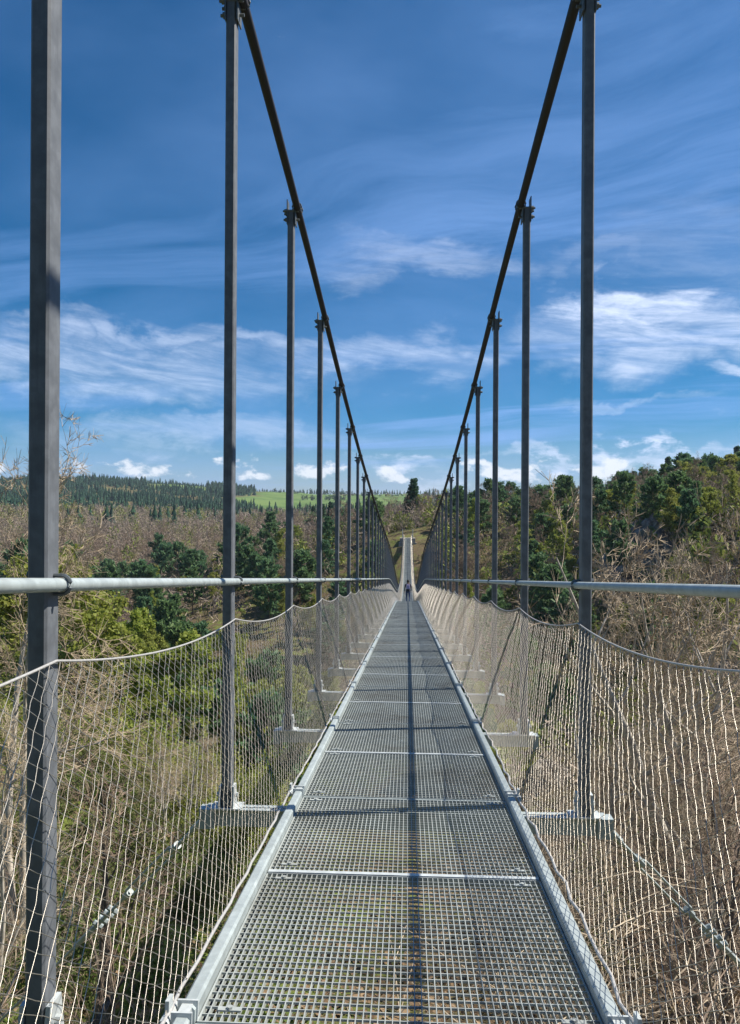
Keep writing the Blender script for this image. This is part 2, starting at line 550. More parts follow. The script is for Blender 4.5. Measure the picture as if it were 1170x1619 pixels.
def H(x, y):
    x = np.asarray(x, float); y = np.asarray(y, float)
    d = np.hypot(x, y)
    w = np.clip((d - 200) / 200, 0, 1); w = w * w * (3 - 2 * w)
    z = np.where(w < 1, H_near(x, y), 0) * (1 - w) + H_far(x, y) * w
    back = np.clip((-y - 20) / 60, 0, 1)
    z = z * (1 - back) + back * 2.0
    z = z + _fnoise(x, y, 5.0, 1.1) * 0.35 + _fnoise(x, y, 1.7, 2.2) * 0.12 + _fnoise(x, y, 16, 4.0) * np.clip(d / 60, 0, 1) * 1.2
    # cut below the deck
    inside = (np.abs(x) < 5) & (y < YEND + 1)
    lim = zdeck(np.clip(y, -8, YEND)) - 1.6
    z = np.where(inside & (y > -4.5), np.minimum(z, lim), z)
    return z


def Hs(x, y): return float(H(np.array([x]), np.array([y]))[0])


def grow(a, first, ratio):
    out = [a]
    s = first
    while abs(out[-1]) < 5200:
        out.append(out[-1] + s * (1 if a >= 0 else -1)); s *= ratio
    return out


def field_mask(x, y):
    t = x / np.maximum(y, 50); d = np.hypot(x, y)
    e1 = (t > -0.215 + 0.02 * np.sin(d / 90)) & (t < 0.02) & (d > 690 + 60 * np.sin(t * 40)) & (d < 1640)
    e2 = (t > -0.345) & (t < -0.265) & (d > 1120) & (d < 1330)
    return e1 | e2


def build_ground():
    xs = np.array(sorted(set(np.round(np.r_[np.arange(-40, 40.1, 0.9), grow(40.9, 1.1, 1.075), grow(-40.9, 1.1, 1.075)], 3))))
    ys = np.array(sorted(set(np.round(np.r_[np.arange(-12, 46.1, 0.9), grow(47, 1.1, 1.05), [-14, -18, -24, -35, -50, -80, -140, -300, -800, -2500]], 3))))
    X, Y = np.meshgrid(xs, ys)
    Z = H(X, Y)
    nx, ny = len(xs), len(ys)
    i = np.arange(ny - 1)[:, None] * nx + np.arange(nx - 1)[None, :]
    b = MB()
    b.add(np.stack([X, Y, Z], -1).reshape(-1, 3), np.stack([i, i + 1, i + nx + 1, i + nx], -1).reshape(-1, 4))
    me = b.mesh('ground', M['ground'], True)
    at = me.attributes.new('field', 'FLOAT', 'POINT')
    at.data.foreach_set('value', field_mask(X, Y).astype(np.float32).ravel())
    o = link('ground', me)
    tag(o, 'brown mossy forest floor of the gorge with green far fields', None, None, 'structure')
    return o


ground = build_ground()

# ------------------------------------------------------------------ the footbridge
bridge = bpy.data.objects.new('suspension_footbridge', None)
bridge.location = (0, 0, 0)
col.objects.link(bridge)
tag(bridge, 'long narrow steel suspension footbridge with grating deck and wire net sides across the gorge', 'bridge')

BAY = 2.0
Y0 = 1.88
KS = list(range(-3, 74))
HW = 0.505                 # half width of the grating
NET_LEAN = 1.22            # the net wires run back towards the near end as they come down


def place_ramp(o, y):
    """set a piece that was modelled along +Y on the deck line"""
    o.location = (0, y, float(zdeck(y)))
    y1 = min(y + 1.0, YEND)
    o.rotation_euler = (math.atan2(float(zdeck(y + 1.0) - zdeck(y)), 1.0), 0, 0)


def grating_mesh():
    b = MB()
    L = 0.965
    n = 54
    for i in range(n + 1):
        x = -HW + 2 * HW * i / n
        w = 0.0012 if 0 < i < n else 0.0025
        b.box(x - w, x + w, 0, L, -0.019, 0.0)
    m = 28
    for j in range(1, m):
        y = L * j / m
        b.box(-HW, HW, y - 0.0015, y + 0.0015, -0.007, -0.0008)
    b.box(-HW, HW, -0.004, -0.0005, -0.032, 0.001)
    b.box(-HW, HW, L + 0.0005, L + 0.004, -0.032, 0.001)
    for sx in (-1, 1):                                   # hold-down clips
        for yy in (0.05, L - 0.05):
            b.box(sx * 0.435 - 0.03, sx * 0.435 + 0.03, yy - 0.008, yy + 0.008, 0.0012, 0.005)
            b.tube([(sx * 0.435, yy, 0.004), (sx * 0.435, yy, 0.011)], 0.008, 6)
    return b.mesh('grating_panel', M['grate'])


def frame_meshes():
    out = {}
    b = MB()
    b.box(-HW, HW, -0.012, 0.012, -0.028, 0.0035)
    out['joint_bar'] = b.mesh('joint_bar', M['galv_bright'])
    b = MB()
    b.box(-HW - 0.004, HW + 0.004, -0.016, -0.004, -0.05, -0.012)
    b.box(-HW - 0.004, HW + 0.004, 0.004, 0.016, -0.05, -0.004)
    out['joint_gap'] = b.mesh('end_joint', M['galv_rail'])
    # side tube, one per bay, with a lug where it meets the next
    for s in (-1, 1):
        b = MB()
        xa, xb = sorted((s * (HW + 0.006), s * (HW + 0.046)))
        y1 = BAY - 0.012
        v = []
        c = 0.007
        prof = [(xa + c, -0.035), (xb - c, -0.035), (xb, -0.035 + c), (xb, 0.034 - c), (xb - c, 0.034), (xa + c, 0.034), (xa, 0.034 - c), (xa, -0.035 + c)]
        for y in (0.012, y1):
            v += [(px, y, pz) for px, pz in prof]
        n = len(prof)
        q = [(i, (i + 1) % n, n + (i + 1) % n, n + i) for i in range(n)]
        tr = [(0, i + 1, i) for i in range(1, n - 1)] + [(n, n + i, n + i + 1) for i in range(1, n - 1)]
        b.add(v, q, tr)
        out['side', s] = b.mesh('side_tube', M['galv_rail'])
        b = MB()
        xm = s * (HW + 0.028)
        b.box(xm - 0.026, xm + 0.026, -0.032, -0.025, -0.05, 0.044)
        b.box(xm - 0.026, xm + 0.026, 0.025, 0.032, -0.05, 0.044)
        b.box(xm - 0.014, xm + 0.014, -0.025, 0.025, -0.02, 0.0365)
        for yy in (-1, 1):
            b.tube([(xm + s * 0.012, yy * 0.020, 0.022), (xm + s * 0.012, yy * 0.055, 0.022)], 0.008, 6)
        b.tube([(xm + s * 0.040, -0.045, 0.02), (xm + s * 0.040, 0.045, 0.02)], 0.013, 8)
        b.box(xm + s * 0.040 - 0.005, xm + s * 0.040 + 0.005, -0.018, 0.018, 0.02, 0.062)
        out['lug', s] = b.mesh('tube_coupling', M['galv_bright'])
    # cross beam under the deck reaching out to the hanger feet: a channel with lips
    b = MB()
    b.box(-0.985, 0.985, -0.030, -0.024, -0.150, -0.070)
    b.box(-0.985, 0.985, 0.024, 0.030, -0.150, -0.070)
    b.box(-0.985, 0.985, -0.036, -0.005, -0.0695, -0.0640)
    b.box(-0.985, 0.985, 0.005, 0.036, -0.0695, -0.0640)
    b.box(-0.985, 0.985, -0.024, 0.024, -0.150, -0.146)
    for s in (-1, 1):
        xa, xb = sorted((s * 0.955, s * 1.005))
        b.box(xa, xb, -0.045, 0.045, -0.160, -0.0625)
    out['beam'] = b.mesh('cross_beam', M['galv_rail'])
    return out


def post_meshes(h, s):
    """hanger: rectangular tube from the cross beam to the main cable"""
    b = MB()
    c = 0.006
    xo, xi = 0.922, 0.872
    prof = [(xi, -0.035 + c), (xi, 0.035 - c), (xi + c, 0.035), (xo - c, 0.035), (xo, 0.035 - c), (xo, -0.035 + c), (xo - c, -0.035), (xi + c, -0.035)]
    if s < 0:
        prof = [(-px, py) for px, py in prof][::-1]
    zs = [-0.062, h]
    v = [(px, py, z) for z in zs for px, py in prof]
    n = 8
    q = [(i, n + i, n + (i + 1) % n, (i + 1) % n) for i in range(n)]
    tr = [(0, i, i + 1) for i in range(1, n - 1)] + [(n, n + i + 1, n + i) for i in range(1, n - 1)]
    b.add(v, q, tr)
    return b


def clamp_mesh(s):
    b = MB()
    # cheek plates, saddle round the cable and through bolts
    xc = s * 0.893
    b.box(xc - 0.034, xc - 0.027, -0.045, 0.045, -0.13, 0.055)
    b.box(xc + 0.027, xc + 0.034, -0.045, 0.045, -0.13, 0.055)
    xs = s * 0.850
    for yy in (-0.035, 0.035):
        a = np.linspace(-0.3 * math.pi, 1.3 * math.pi, 11)
        pts = np.c_[xs + 0.034 * np.cos(a), np.full(11, yy), 0.034 * np.sin(a)]
        b.tube(pts, 0.007, 5)
    for zz, yy in ((-0.085, 0.0), (-0.03, 0.03), (-0.03, -0.03)):
        b.tube([(s * 0.835, yy, zz), (s * 0.957, yy, zz)], 0.0085, 6)
        b.tube([(s * 0.925, yy, zz), (s * 0.945, yy, zz)], 0.016, 6)
    b.box(xs - 0.012, xs + 0.012, -0.06, 0.06, 0.024, 0.040)
    b.tube([(xs, 0.0, 0.03), (xs, 0.0, 0.075)], 0.009, 6)
    return b.mesh('cable_clamp', M['joint'])


def rail_clamp_mesh(s):
    b = MB()
    xs = s * 0.8525
    a = np.linspace(-0.55 * math.pi, 0.55 * math.pi, 13)
    # U bolt round the tube, legs through the post
    pts = [(s * 0.94, 0.004, 0.0235)] + [(xs - s * 0.0235 * math.cos(t), 0.004, 0.0235 * math.sin(t)) for t in a[::-1]] + [(s * 0.94, 0.004, -0.0235)]
    b.tube(pts, 0.0055, 6)
    for z in (-0.0235, 0.0235):
        b.tube([(s * 0.923, 0.004, z), (s * 0.938, 0.004, z)], 0.011, 6)
    return b.mesh('rail_clamp', M['joint'])


def foot_mesh(s):
    b = MB()
    xi = 0.864; xo = 0.930
    for xa, xb in ((xi - 0.006, xi + 0.006), (xo - 0.006, xo + 0.006)):
        lo, hi = sorted((s * xa, s * xb))
        b.add([(lo, -0.05, -0.0635), (lo, 0.05, -0.0635), (lo, 0.03, 0.05), (lo, -0.03, 0.05),
               (hi, -0.05, -0.0635), (hi, 0.05, -0.0635), (hi, 0.03, 0.05), (hi, -0.03, 0.05)],
              [(0, 1, 2, 3), (7, 6, 5, 4), (0, 4, 5, 1), (1, 5, 6, 2), (2, 6, 7, 3), (3, 7, 4, 0)])
    b.tube([(s * (xi - 0.02), 0, 0.0), (s * (xo + 0.02), 0, 0.0)], 0.012, 6)
    b.box(*sorted((s * 0.82, s * 0.975)), -0.05, 0.05, -0.063, -0.055)
    return b.mesh('post_foot', M['galv_bright'])


def rope_drop(y):
    """how far the net's top rope hangs below the handrail"""
    f = ((y - Y0) / BAY) % 1.0
    return 0.190 + 0.22 * f * (1 - f)


def net_panel(k, s, lod):
    """diamond cable net: two families of wires crossing at the ferrules"""
    ya = Y0 + BAY * k
    zb0 = float(zdeck(ya))
    b = MB()
    nw = 31
    step = BAY / nw
    lr = np.random.default_rng(100 + (k % 5) * 2 + (s > 0))
    segs = {0: 27, 1: 9, 2: 4}[lod]
    r = {0: 0.00105, 1: 0.00115, 2: 0.0014}[lod]
    amp0 = {0: 0.0060, 1: 0.0045, 2: 0.0}[lod]
    for fam in (1, -1):
        for i in range(nw):
            y = ya + step * (i + 0.5) + lr.normal(0, 0.004)
            if fam == 1:
                yb, yt = y, y + NET_LEAN + lr.normal(0, 0.010)
            else:
                yt, yb = y, y + NET_LEAN + lr.normal(0, 0.010)
            yt = min(yt, YEND)
            yb = min(yb, YEND)
            B = np.array([s * (HW + 0.066), yb, zdeck(yb) + 0.03])
            T = np.array([s * 0.862, yt, zrail(yt) - rope_drop(yt)])
            u = np.linspace(0, 1, segs + 1)
            P = B[None] * (1 - u[:, None]) + T[None] * u[:, None]
            P[:, 0] -= s * 0.02 * np.sin(u * math.pi)      # slack belly
            zig = np.where(np.arange(len(u)) % 2 == 0, 1, -1) * amp0 * (0.7 + 0.6 * lr.random(len(u)))
            zig[0] = zig[-1] = 0
            P[:, 1] += zig * fam
            P[:, 2] += zig * 0.4
            P[:, 2] -= zb0
            P[:, 1] -= ya
            b.tube(P, r, 3, False)
    return b.mesh('net_panel', M['net'], True)


def build_bridge():
    gm = grating_mesh()
    fm = frame_meshes()
    cl = {s: clamp_mesh(s) for s in (-1, 1)}
    rc = {s: rail_clamp_mesh(s) for s in (-1, 1)}
    ft = {s: foot_mesh(s) for s in (-1, 1)}
    net_shared = {}
    post_cache = {}
    for k in KS:
        y = Y0 + BAY * k
        zb = float(zdeck(y))
        if y > YEND - 0.5:
            continue
        for h in (0, 1):
            if y + h >= YEND - 0.9:
                continue
            o = link('grating_panel', gm, bridge); place_ramp(o, y + h + 0.0175)
        if y + 2 < YEND:
            o = link('joint_bar', fm['joint_bar'], bridge); place_ramp(o, y + 1.0)
        o = link('end_joint', fm['joint_gap'], bridge); place_ramp(o, y)
        o = link('cross_beam', fm['beam'], bridge, (0, y, zb))
        for s in (-1, 1):
            if y + 2 < YEND:
                o = link('side_tube', fm['side', s], bridge)
                o.location = (0, y, zb)
                o.rotation_euler = (math.atan2(float(zdeck(y + BAY)) - zb, BAY), 0, 0)
            o = link('tube_coupling', fm['lug', s], bridge); place_ramp(o, y)
            # hanger
            top = float(zcable(y)) - zb
            if y < 84:
                key = (round(top, 2), s)
                if key not in post_cache:
                    post_cache[key] = post_meshes(top - 0.02, s).mesh('hanger_post', M['galv'])
                p = link('hanger_post', post_cache[key], bridge, (0, y, zb))
                link('cable_clamp', cl[s], p, (0, 0, top))
            else:
                key = ('short', s)
                if key not in post_cache:
                    post_cache[key] = post_meshes(RAIL_H + 0.06, s).mesh('rail_post', M['galv'])
                p = link('rail_post', post_cache[key], bridge, (0, y, zb))
            link('rail_clamp', rc[s], p, (0, 0, RAIL_H))
            link('post_foot', ft[s], p)
            # brace rope in the plane of the hanger, from the net rope to the deck edge
            if ('brace', s) not in post_cache:
                b = MB()
                b.tube([(s * 0.868, 0.0, RAIL_H - 0.19), (s * (HW + 0.09), 0.0, 0.03)], 0.0045, 5)
                post_cache['brace', s] = b.mesh('brace_rope', M['cable'])
            if k >= 2:
                link('brace_rope', post_cache['brace', s], bridge, (0, y, zb))
            # net
            if y + BAY < YEND + 0.1:
                lod = 0 if k <= 3 else (1 if k <= 13 else 2)
                ramp = y < 31
                key = (k % 5, s, lod) if ramp else (k, s, lod)
                if key not in net_shared:
                    net_shared[key] = net_panel(k, s, lod)
                link('net_panel', net_shared[key], bridge, (0, y, zb))
    ya = np.r_[np.arange(Y0 - 6, 40, 0.5), np.arange(40, YEND + 0.1, 1.0)]
    for s in (-1, 1):
        b = MB()
        b.tube(np.c_[np.full(len(ya), s * 0.8525), ya, zrail(ya)], 0.0172, 12)
        hr = link('handrail', b.mesh('handrail', M['galv_rail'], True), bridge)
        yc = np.arange(-10, YEND + 4.1, 0.5)
        zc = np.array([float(np.mean(zcable(np.clip(v + np.array([-1, -.5, 0, .5, 1]), -7.9, YEND)))) for v in yc])
        b = MB()
        b.tube(np.c_[np.full(len(yc), s * 0.848), yc, zc], 0.0285, 10)
        link('main_cable', b.mesh('main_cable', M['cable'], True), bridge)
        yr = np.arange(Y0 - 6, YEND + 0.01, 0.125)
        b = MB()
        b.tube(np.c_[np.full(len(yr), s * 0.862), yr, zrail(yr) - rope_drop(yr)], 0.0038, 6)
        link('net_top_rope', b.mesh('net_top_rope', M['rope'], True), bridge)
        b = MB()
        wob = 0.006 * np.sin(yr * 21) + 0.004 * np.sin(yr * 53)
        b.tube(np.c_[s * (HW + 0.066) + wob, yr, zdeck(yr) + 0.03 + wob * 0.8], 0.0055, 6)
        link('net_bottom_rope', b.mesh('net_bottom_rope', M['rope'], True), bridge)
        # bearing ropes under the deck
        b = MB()
        yr2 = np.arange(Y0 - 6, YEND + 0.01, 1.0)
        b.tube(np.c_[np.full(len(yr2), s * (HW + 0.06)), yr2, zdeck(yr2) - 0.175], 0.016, 8)
        link('bearing_rope', b.mesh('bearing_rope', M['cable'], True), bridge)
        # wind stay with turnbuckle from the cross beam end at the second hanger
        y = Y0 + BAY
        A = np.array([s * 1.005, y, float(zdeck(y)) - 0.115])
        D = unit((s * 1.17, 1.15, -1.34))
        L = 12.0
        for _ in range(40):
            P = A + D * L
            if P[2] < Hs(P[0], P[1]): L -= 0.2
        P = A + D * (L + 0.6)
        b = MB()
        b.tube([A + D * 1.75, A + D * 1.95, P], 0.009, 6)
        b.tube([A + D * 1.75, A + D * 2.15], 0.018, 6)
        st = link('wind_stay', b.mesh('wind_stay', M['galv_rail']), bridge)
        b = MB()
        b.box(min(A[0], A[0] + s * 0.03), max(A[0], A[0] + s * 0.03), y - 0.035, y + 0.035, A[2] - 0.05, A[2] + 0.05)
        b.tube([A - D * 0.01, A + D * 0.17], 0.020, 8)
        b.tube([A + D * 0.1, A + D * 0.42], 0.010, 6)
        up = unit(np.cross(D, (0, 1, 0.3)))
        for q in (-1, 1):
            o_ = up * 0.024 * q
            b.tube([A + D * 0.40 + o_ * 0.3, A + D * 0.45 + o_, A + D * 1.12 + o_, A + D * 1.17 + o_ * 0.3], 0.0075, 6)
        b.tube([A + D * 0.38, A + D * 0.46], 0.022, 8)
        b.tube([A + D * 1.11, A + D * 1.19], 0.022, 8)
        b.tube([A + D * 1.10, A + D * 1.48], 0.010, 6)
        for f in (1.42, 1.50, 1.60, 1.70):
            b.tube([A + D * f - up * 0.03, A + D * f + up * 0.035], 0.017, 6)
        b.tube([A + D * 1.40, A + D * 1.78], 0.014, 6)
        link('turnbuckle', b.mesh('turnbuckle', M['galv_rail']), st)
    # end portals: pairs of leaning steel masts
    for s in (-1, 1):
        b = MB()
        z = float(zdeck(YEND))
        b.tube([(s * 1.0, YEND + 0.4, z - 1.2), (s * 1.0, YEND + 0.5, z + 1.7)], 0.055, 10)
        link('end_mast', b.mesh('end_mast', M['galv_bright']), bridge)


build_bridge()


def abutment(y0, y1, x, ztop, zbot, label):
    b = MB()
    b.box(-x, x, y0, y1, zbot, ztop)
    b.box(-x - 0.25, x + 0.25, y0 - 0.2, y1 + 0.2, zbot - 1.5, ztop - 0.9)
    o = link('abutment', b.mesh('abutment', M['concrete']))
    tag(o, label, 'abutment')


abutment(YEND + 0.15, YEND + 4.0, 1.5, float(zdeck(YEND)) - 0.08, float(zdeck(YEND)) - 4, 'pale concrete landing block where the footbridge meets the far bank')

# ------------------------------------------------------------------ plants
def wander(p, d, length, n, wob, up, lr):
    pts = [np.array(p, float)]
    d = unit(d)
    for i in range(n):
        d = unit(d + lr.normal(0, wob, 3) + np.array([0, 0, up]))
        pts.append(pts[-1] + d * length / n)
    return np.array(pts), d


def side_dir(d, ang, lr):
    d = unit(d)
    a = unit(np.cross(d, lr.normal(0, 1, 3)))
    return unit(d * math.cos(ang) + a * math.sin(ang))


def bare_tree(seed, h=9.0, r0=0.12, stems=1, limbs=12, subs=6, twigs=6, fine=3, spread=0.8, pale=False, leaf=0, leafsize=0.06, tw=0.006):
    """returns (trunk mesh, crown mesh) - trunk and limbs in one, twigs in the other"""
    lr = np.random.default_rng(seed)
    T, C = MB(), MB()
    tips = []
    for si in range(stems):
        lean = lr.normal(0, 0.08 if stems == 1 else 0.13, 2)
        hh = h * (0.85 + 0.15 * lr.random()) * (1 if si == 0 else 0.85)
        base = np.array([0, 0, -0.4]) + (np.r_[lr.normal(0, 0.12, 2), 0] if stems > 1 else 0)
        tp, _ = wander(base, (lean[0], lean[1], 1), hh + 0.4, 9, 0.07, 0.03, lr)
        rr = r0 * (1 - np.linspace(0, 1, len(tp)) * 0.92) * (1 if si == 0 else 0.8)
        T.tube(tp, rr, 7, False)
        nl = limbs if si == 0 else limbs * 2 // 3
        for li in range(nl):
            f = 0.22 + 0.76 * (li + lr.random()) / nl
            i0 = f * (len(tp) - 1)
            a = int(min(i0, len(tp) - 2)); fr = i0 - a
            p = tp[a] * (1 - fr) + tp[a + 1] * fr
            az = lr.random() * 2 * math.pi
            d = np.array([math.cos(az), math.sin(az), 0.35 + 0.9 * f])
            ll = h * 0.42 * spread * (1.15 - 0.75 * f) * (0.7 + 0.5 * lr.random())
            rl = max(0.009, r0 * 0.42 * (1.1 - f))
            lp, _ = wander(p, d, ll, 6, 0.16, 0.05, lr)
            (T if rl > 0.02 else C).tube(lp, rl * (1 - np.linspace(0, 0.85, len(lp))), 5, False)
            for sj in range(subs):
                g = 0.25 + 0.75 * (sj + lr.random()) / subs
                i1 = min(g, 0.99) * (len(lp) - 1); a1 = int(i1)
                q = lp[a1] + (lp[min(a1 + 1, len(lp) - 1)] - lp[a1]) * (i1 - a1)
                sd = side_dir(lp[min(a1 + 1, len(lp) - 1)] - lp[a1] + 1e-9, 0.5 + 0.5 * lr.random(), lr)
                sl = ll * (0.28 + 0.28 * lr.random())
                sp, _ = wander(q, sd, sl, 4, 0.2, 0.06, lr)
                C.tube(sp, max(tw * 1.2, rl * 0.35) * (1 - np.linspace(0, 0.7, len(sp))), 3, False)
                for tj in range(twigs):
                    e = sp[1 + int(lr.integers(0, len(sp) - 1))]
                    td = side_dir(sd, 0.4 + 0.6 * lr.random(), lr)
                    tl = sl * (0.3 + 0.4 * lr.random())
                    tq, dd = wander(e, td, tl, 2, 0.25, 0.05, lr)
                    C.tube(tq, tw * np.array([1, 0.8, 0.5]), 3, False)
                    tips.append(tq[-1])
                    for fj in range(fine):
                        fd = side_dir(td, 0.3 + 0.6 * lr.random(), lr)
                        e2 = tq[1]
                        C.tube(np.array([e2, e2 + fd * tl * (0.35 + 0.4 * lr.random())]), tw * np.array([0.75, 0.45]), 3, False)
                        tips.append(e2 + fd * tl * 0.5)
    mats = (M['palebark'], M['paletwig']) if pale else (M['bark'], M['twig'])
    me_t = T.mesh('trunk', mats[0], True)
    me_c = C.mesh('crown', mats[1])
    me_l = None
    if leaf:
        tips = np.array(tips)
        c = tips[lr.integers(0, len(tips), leaf)] + lr.normal(0, 0.10, (leaf, 3))
        u = lr.normal(0, 1, (leaf, 3)); u /= np.linalg.norm(u, axis=1, keepdims=True)
        w = np.cross(u, lr.normal(0, 1, (leaf, 3))); w /= np.linalg.norm(w, axis=1, keepdims=True)
        sz = leafsize * (0.6 + 0.8 * lr.random((leaf, 1)))
        Lb = MB(); Lb.quads(c, u * sz, w * sz * 0.6)
        me_l = Lb.mesh('crown', M['spring'])
    return me_t, me_c, me_l


def pine_tree(seed, h=12.0, r0=0.15, n_br=46, crown_from=0.35, clump=34, wide=0.24, mat='pine', spruce=False):
    lr = np.random.default_rng(seed)
    T, C = MB(), MB()
    tp, _ = wander((0, 0, -0.5), (lr.normal(0, 0.04), lr.normal(0, 0.04), 1), h + 0.5, 9, 0.03, 0.05, lr)
    T.tube(tp, r0 * (1 - np.linspace(0, 0.93, len(tp))), 7, False)
    for i in range(n_br):
        f = crown_from + (1 - crown_from) * ((i + lr.random()) / n_br) ** 0.9
        f = min(f, 0.99)
        i0 = f * (len(tp) - 1); a = int(min(i0, len(tp) - 2))
        p = tp[a] + (tp[a + 1] - tp[a]) * (i0 - a)
        az = i * 2.399 + lr.normal(0, 0.3)
        g = (f - crown_from) / (1 - crown_from)
        if spruce:
            ll = h * wide * (1 - g) ** 0.8 * (0.8 + 0.35 * lr.random()) + 0.15
            d = np.array([math.cos(az), math.sin(az), 0.15 - 0.25 * (1 - g)])
        else:
            ll = h * wide * (math.sin(math.pi * (0.18 + 0.78 * g)) ** 0.7) * (0.6 + 0.6 * lr.random()) + 0.2
            d = np.array([math.cos(az), math.sin(az), 0.10 + 0.8 * g * g + lr.normal(0, 0.15)])
        bp, _ = wander(p, d, ll, 4, 0.08, 0.04 if not spruce else 0.02, lr)
        T.tube(bp, max(0.012, r0 * 0.25 * (1 - f)) * (1 - np.linspace(0, 0.8, len(bp))), 4, False)
        m = int(clump * (0.5 + ll / (h * wide)))
        s = lr.random(m) ** (0.55 if not spruce else 0.8)
        s = 0.15 + 0.87 * s
        idx = np.clip((s * (len(bp) - 1)).astype(int), 0, len(bp) - 2)
        c = bp[idx] + (bp[idx + 1] - bp[idx]) * (s * (len(bp) - 1) - idx)[:, None]
        bd = unit(bp[-1] - bp[0])
        jit = h * (0.021 if not spruce else 0.016)
        c = c + lr.normal(0, 1, (m, 3)) * np.array([jit, jit, jit * (0.8 if not spruce else 0.5)])
        if spruce:
            c[:, 2] -= np.abs(lr.normal(0, jit * 1.3, m))
        u = bd[None] * 0.7 + lr.normal(0, 0.6, (m, 3)); u[:, 2] += (0.3 if not spruce else -0.15)
        u /= np.linalg.norm(u, axis=1, keepdims=True)
        w = np.cross(u, lr.normal(0, 1, (m, 3))); w /= np.linalg.norm(w, axis=1, keepdims=True) + 1e-9
        sz = h * 0.017 * (0.6 + 0.8 * lr.random((m, 1)))
        C.quads(c, u * sz * 1.5, w * sz * 0.55)
    return T.mesh('trunk', M['pinebark'], True), C.mesh('crown', M[mat]), None


def bare_shrub(seed, h=2.2, n=26, tw=0.006, pale=True, leaf=0):
    lr = np.random.default_rng(seed)
    C = MB(); tips = []
    for i in range(n):
        az = lr.random() * 2 * math.pi
        out = 0.15 + 0.9 * lr.random()
        d = np.array([math.cos(az) * out, math.sin(az) * out, 1.0])
        L = h * (0.55 + 0.6 * lr.random())
        sp, _ = wander((lr.normal(0, 0.18), lr.normal(0, 0.18), -0.1), d, L, 6, 0.16, -0.05, lr)
        C.tube(sp, tw * (2.1 - np.linspace(0, 1.5, len(sp))), 4, False)
        for j in range(6):
            e = sp[1 + int(lr.integers(0, 6))]
            td = side_dir(d, 0.4 + 0.7 * lr.random(), lr)
            tl = L * (0.2 + 0.28 * lr.random())
            tq, _ = wander(e, td, tl, 3, 0.25, 0.0, lr)
            C.tube(tq, tw * np.array([1, 0.85, 0.7, 0.45]), 3, False)
            for q in range(3):
                e2 = tq[1 + q % 2]
                fd = side_dir(td, 0.4 + 0.7 * lr.random(), lr)
                C.tube(np.array([e2, e2 + fd * tl * (0.3 + 0.4 * lr.random())]), tw * np.array([0.7, 0.4]), 3, False)
                tips.append(e2 + fd * tl * 0.4)
    return C, np.array(tips)


def leafy_shrub(seed, h, mat, leaf, size, tw=0.006):
    lr = np.random.default_rng(seed)
    C, tips = bare_shrub(seed, h, 18, tw)
    c = tips[lr.integers(0, len(tips), leaf)] + lr.normal(0, 0.10 * h / 2, (leaf, 3))
    u = lr.normal(0, 1, (leaf, 3)); u /= np.linalg.norm(u, axis=1, keepdims=True)
    w = np.cross(u, lr.normal(0, 1, (leaf, 3))); w /= np.linalg.norm(w, axis=1, keepdims=True)
    sz = size * (0.6 + 0.8 * lr.random((leaf, 1)))
    Lb = MB(); Lb.quads(c, u * sz, w * sz * 0.65)
    return C.mesh('stems', M['twig']), Lb.mesh('leaves', M[mat])


def put_tree(name, meshes, x, y, scale, rot, label, cat, group, sink=0.0, z=None):
    root = bpy.data.objects.new(name, None)
    col.objects.link(root)
    root.empty_display_size = 0.3
    root.location = (x, y, (Hs(x, y) if z is None else z) - sink)
    root.rotation_euler = (0, 0, rot)
    root.scale = scale if isinstance(scale, tuple) else (scale,) * 3
    tag(root, label, cat, group)
    link('trunk', meshes[0], root)
    link('crown', meshes[1], root)
    if meshes[2] is not None:
        link('foliage', meshes[2], root)
    return root


placed = []


def scatter(n, tmin, tmax, ymin, ymax, gap, lr, bridge_gap=3.0, power=0.5, accept=None):
    """random spots on the ground in a wedge seen from the near end of the bridge"""
    out = []
    tries = 0
    while len(out) < n and tries < n * 40:
        tries += 1
        y = ymin + (ymax - ymin) * lr.random() ** power
        t = tmin + (tmax - tmin) * lr.random()
        x = t * y
        if abs(x) < bridge_gap and y < YEND + 6:
            continue
        if accept and not accept(x, y):
            continue
        g = gap
        if any((x - a) ** 2 + (y - b) ** 2 < g * g for a, b in out):
            continue
        out.append((x, y))
    return out


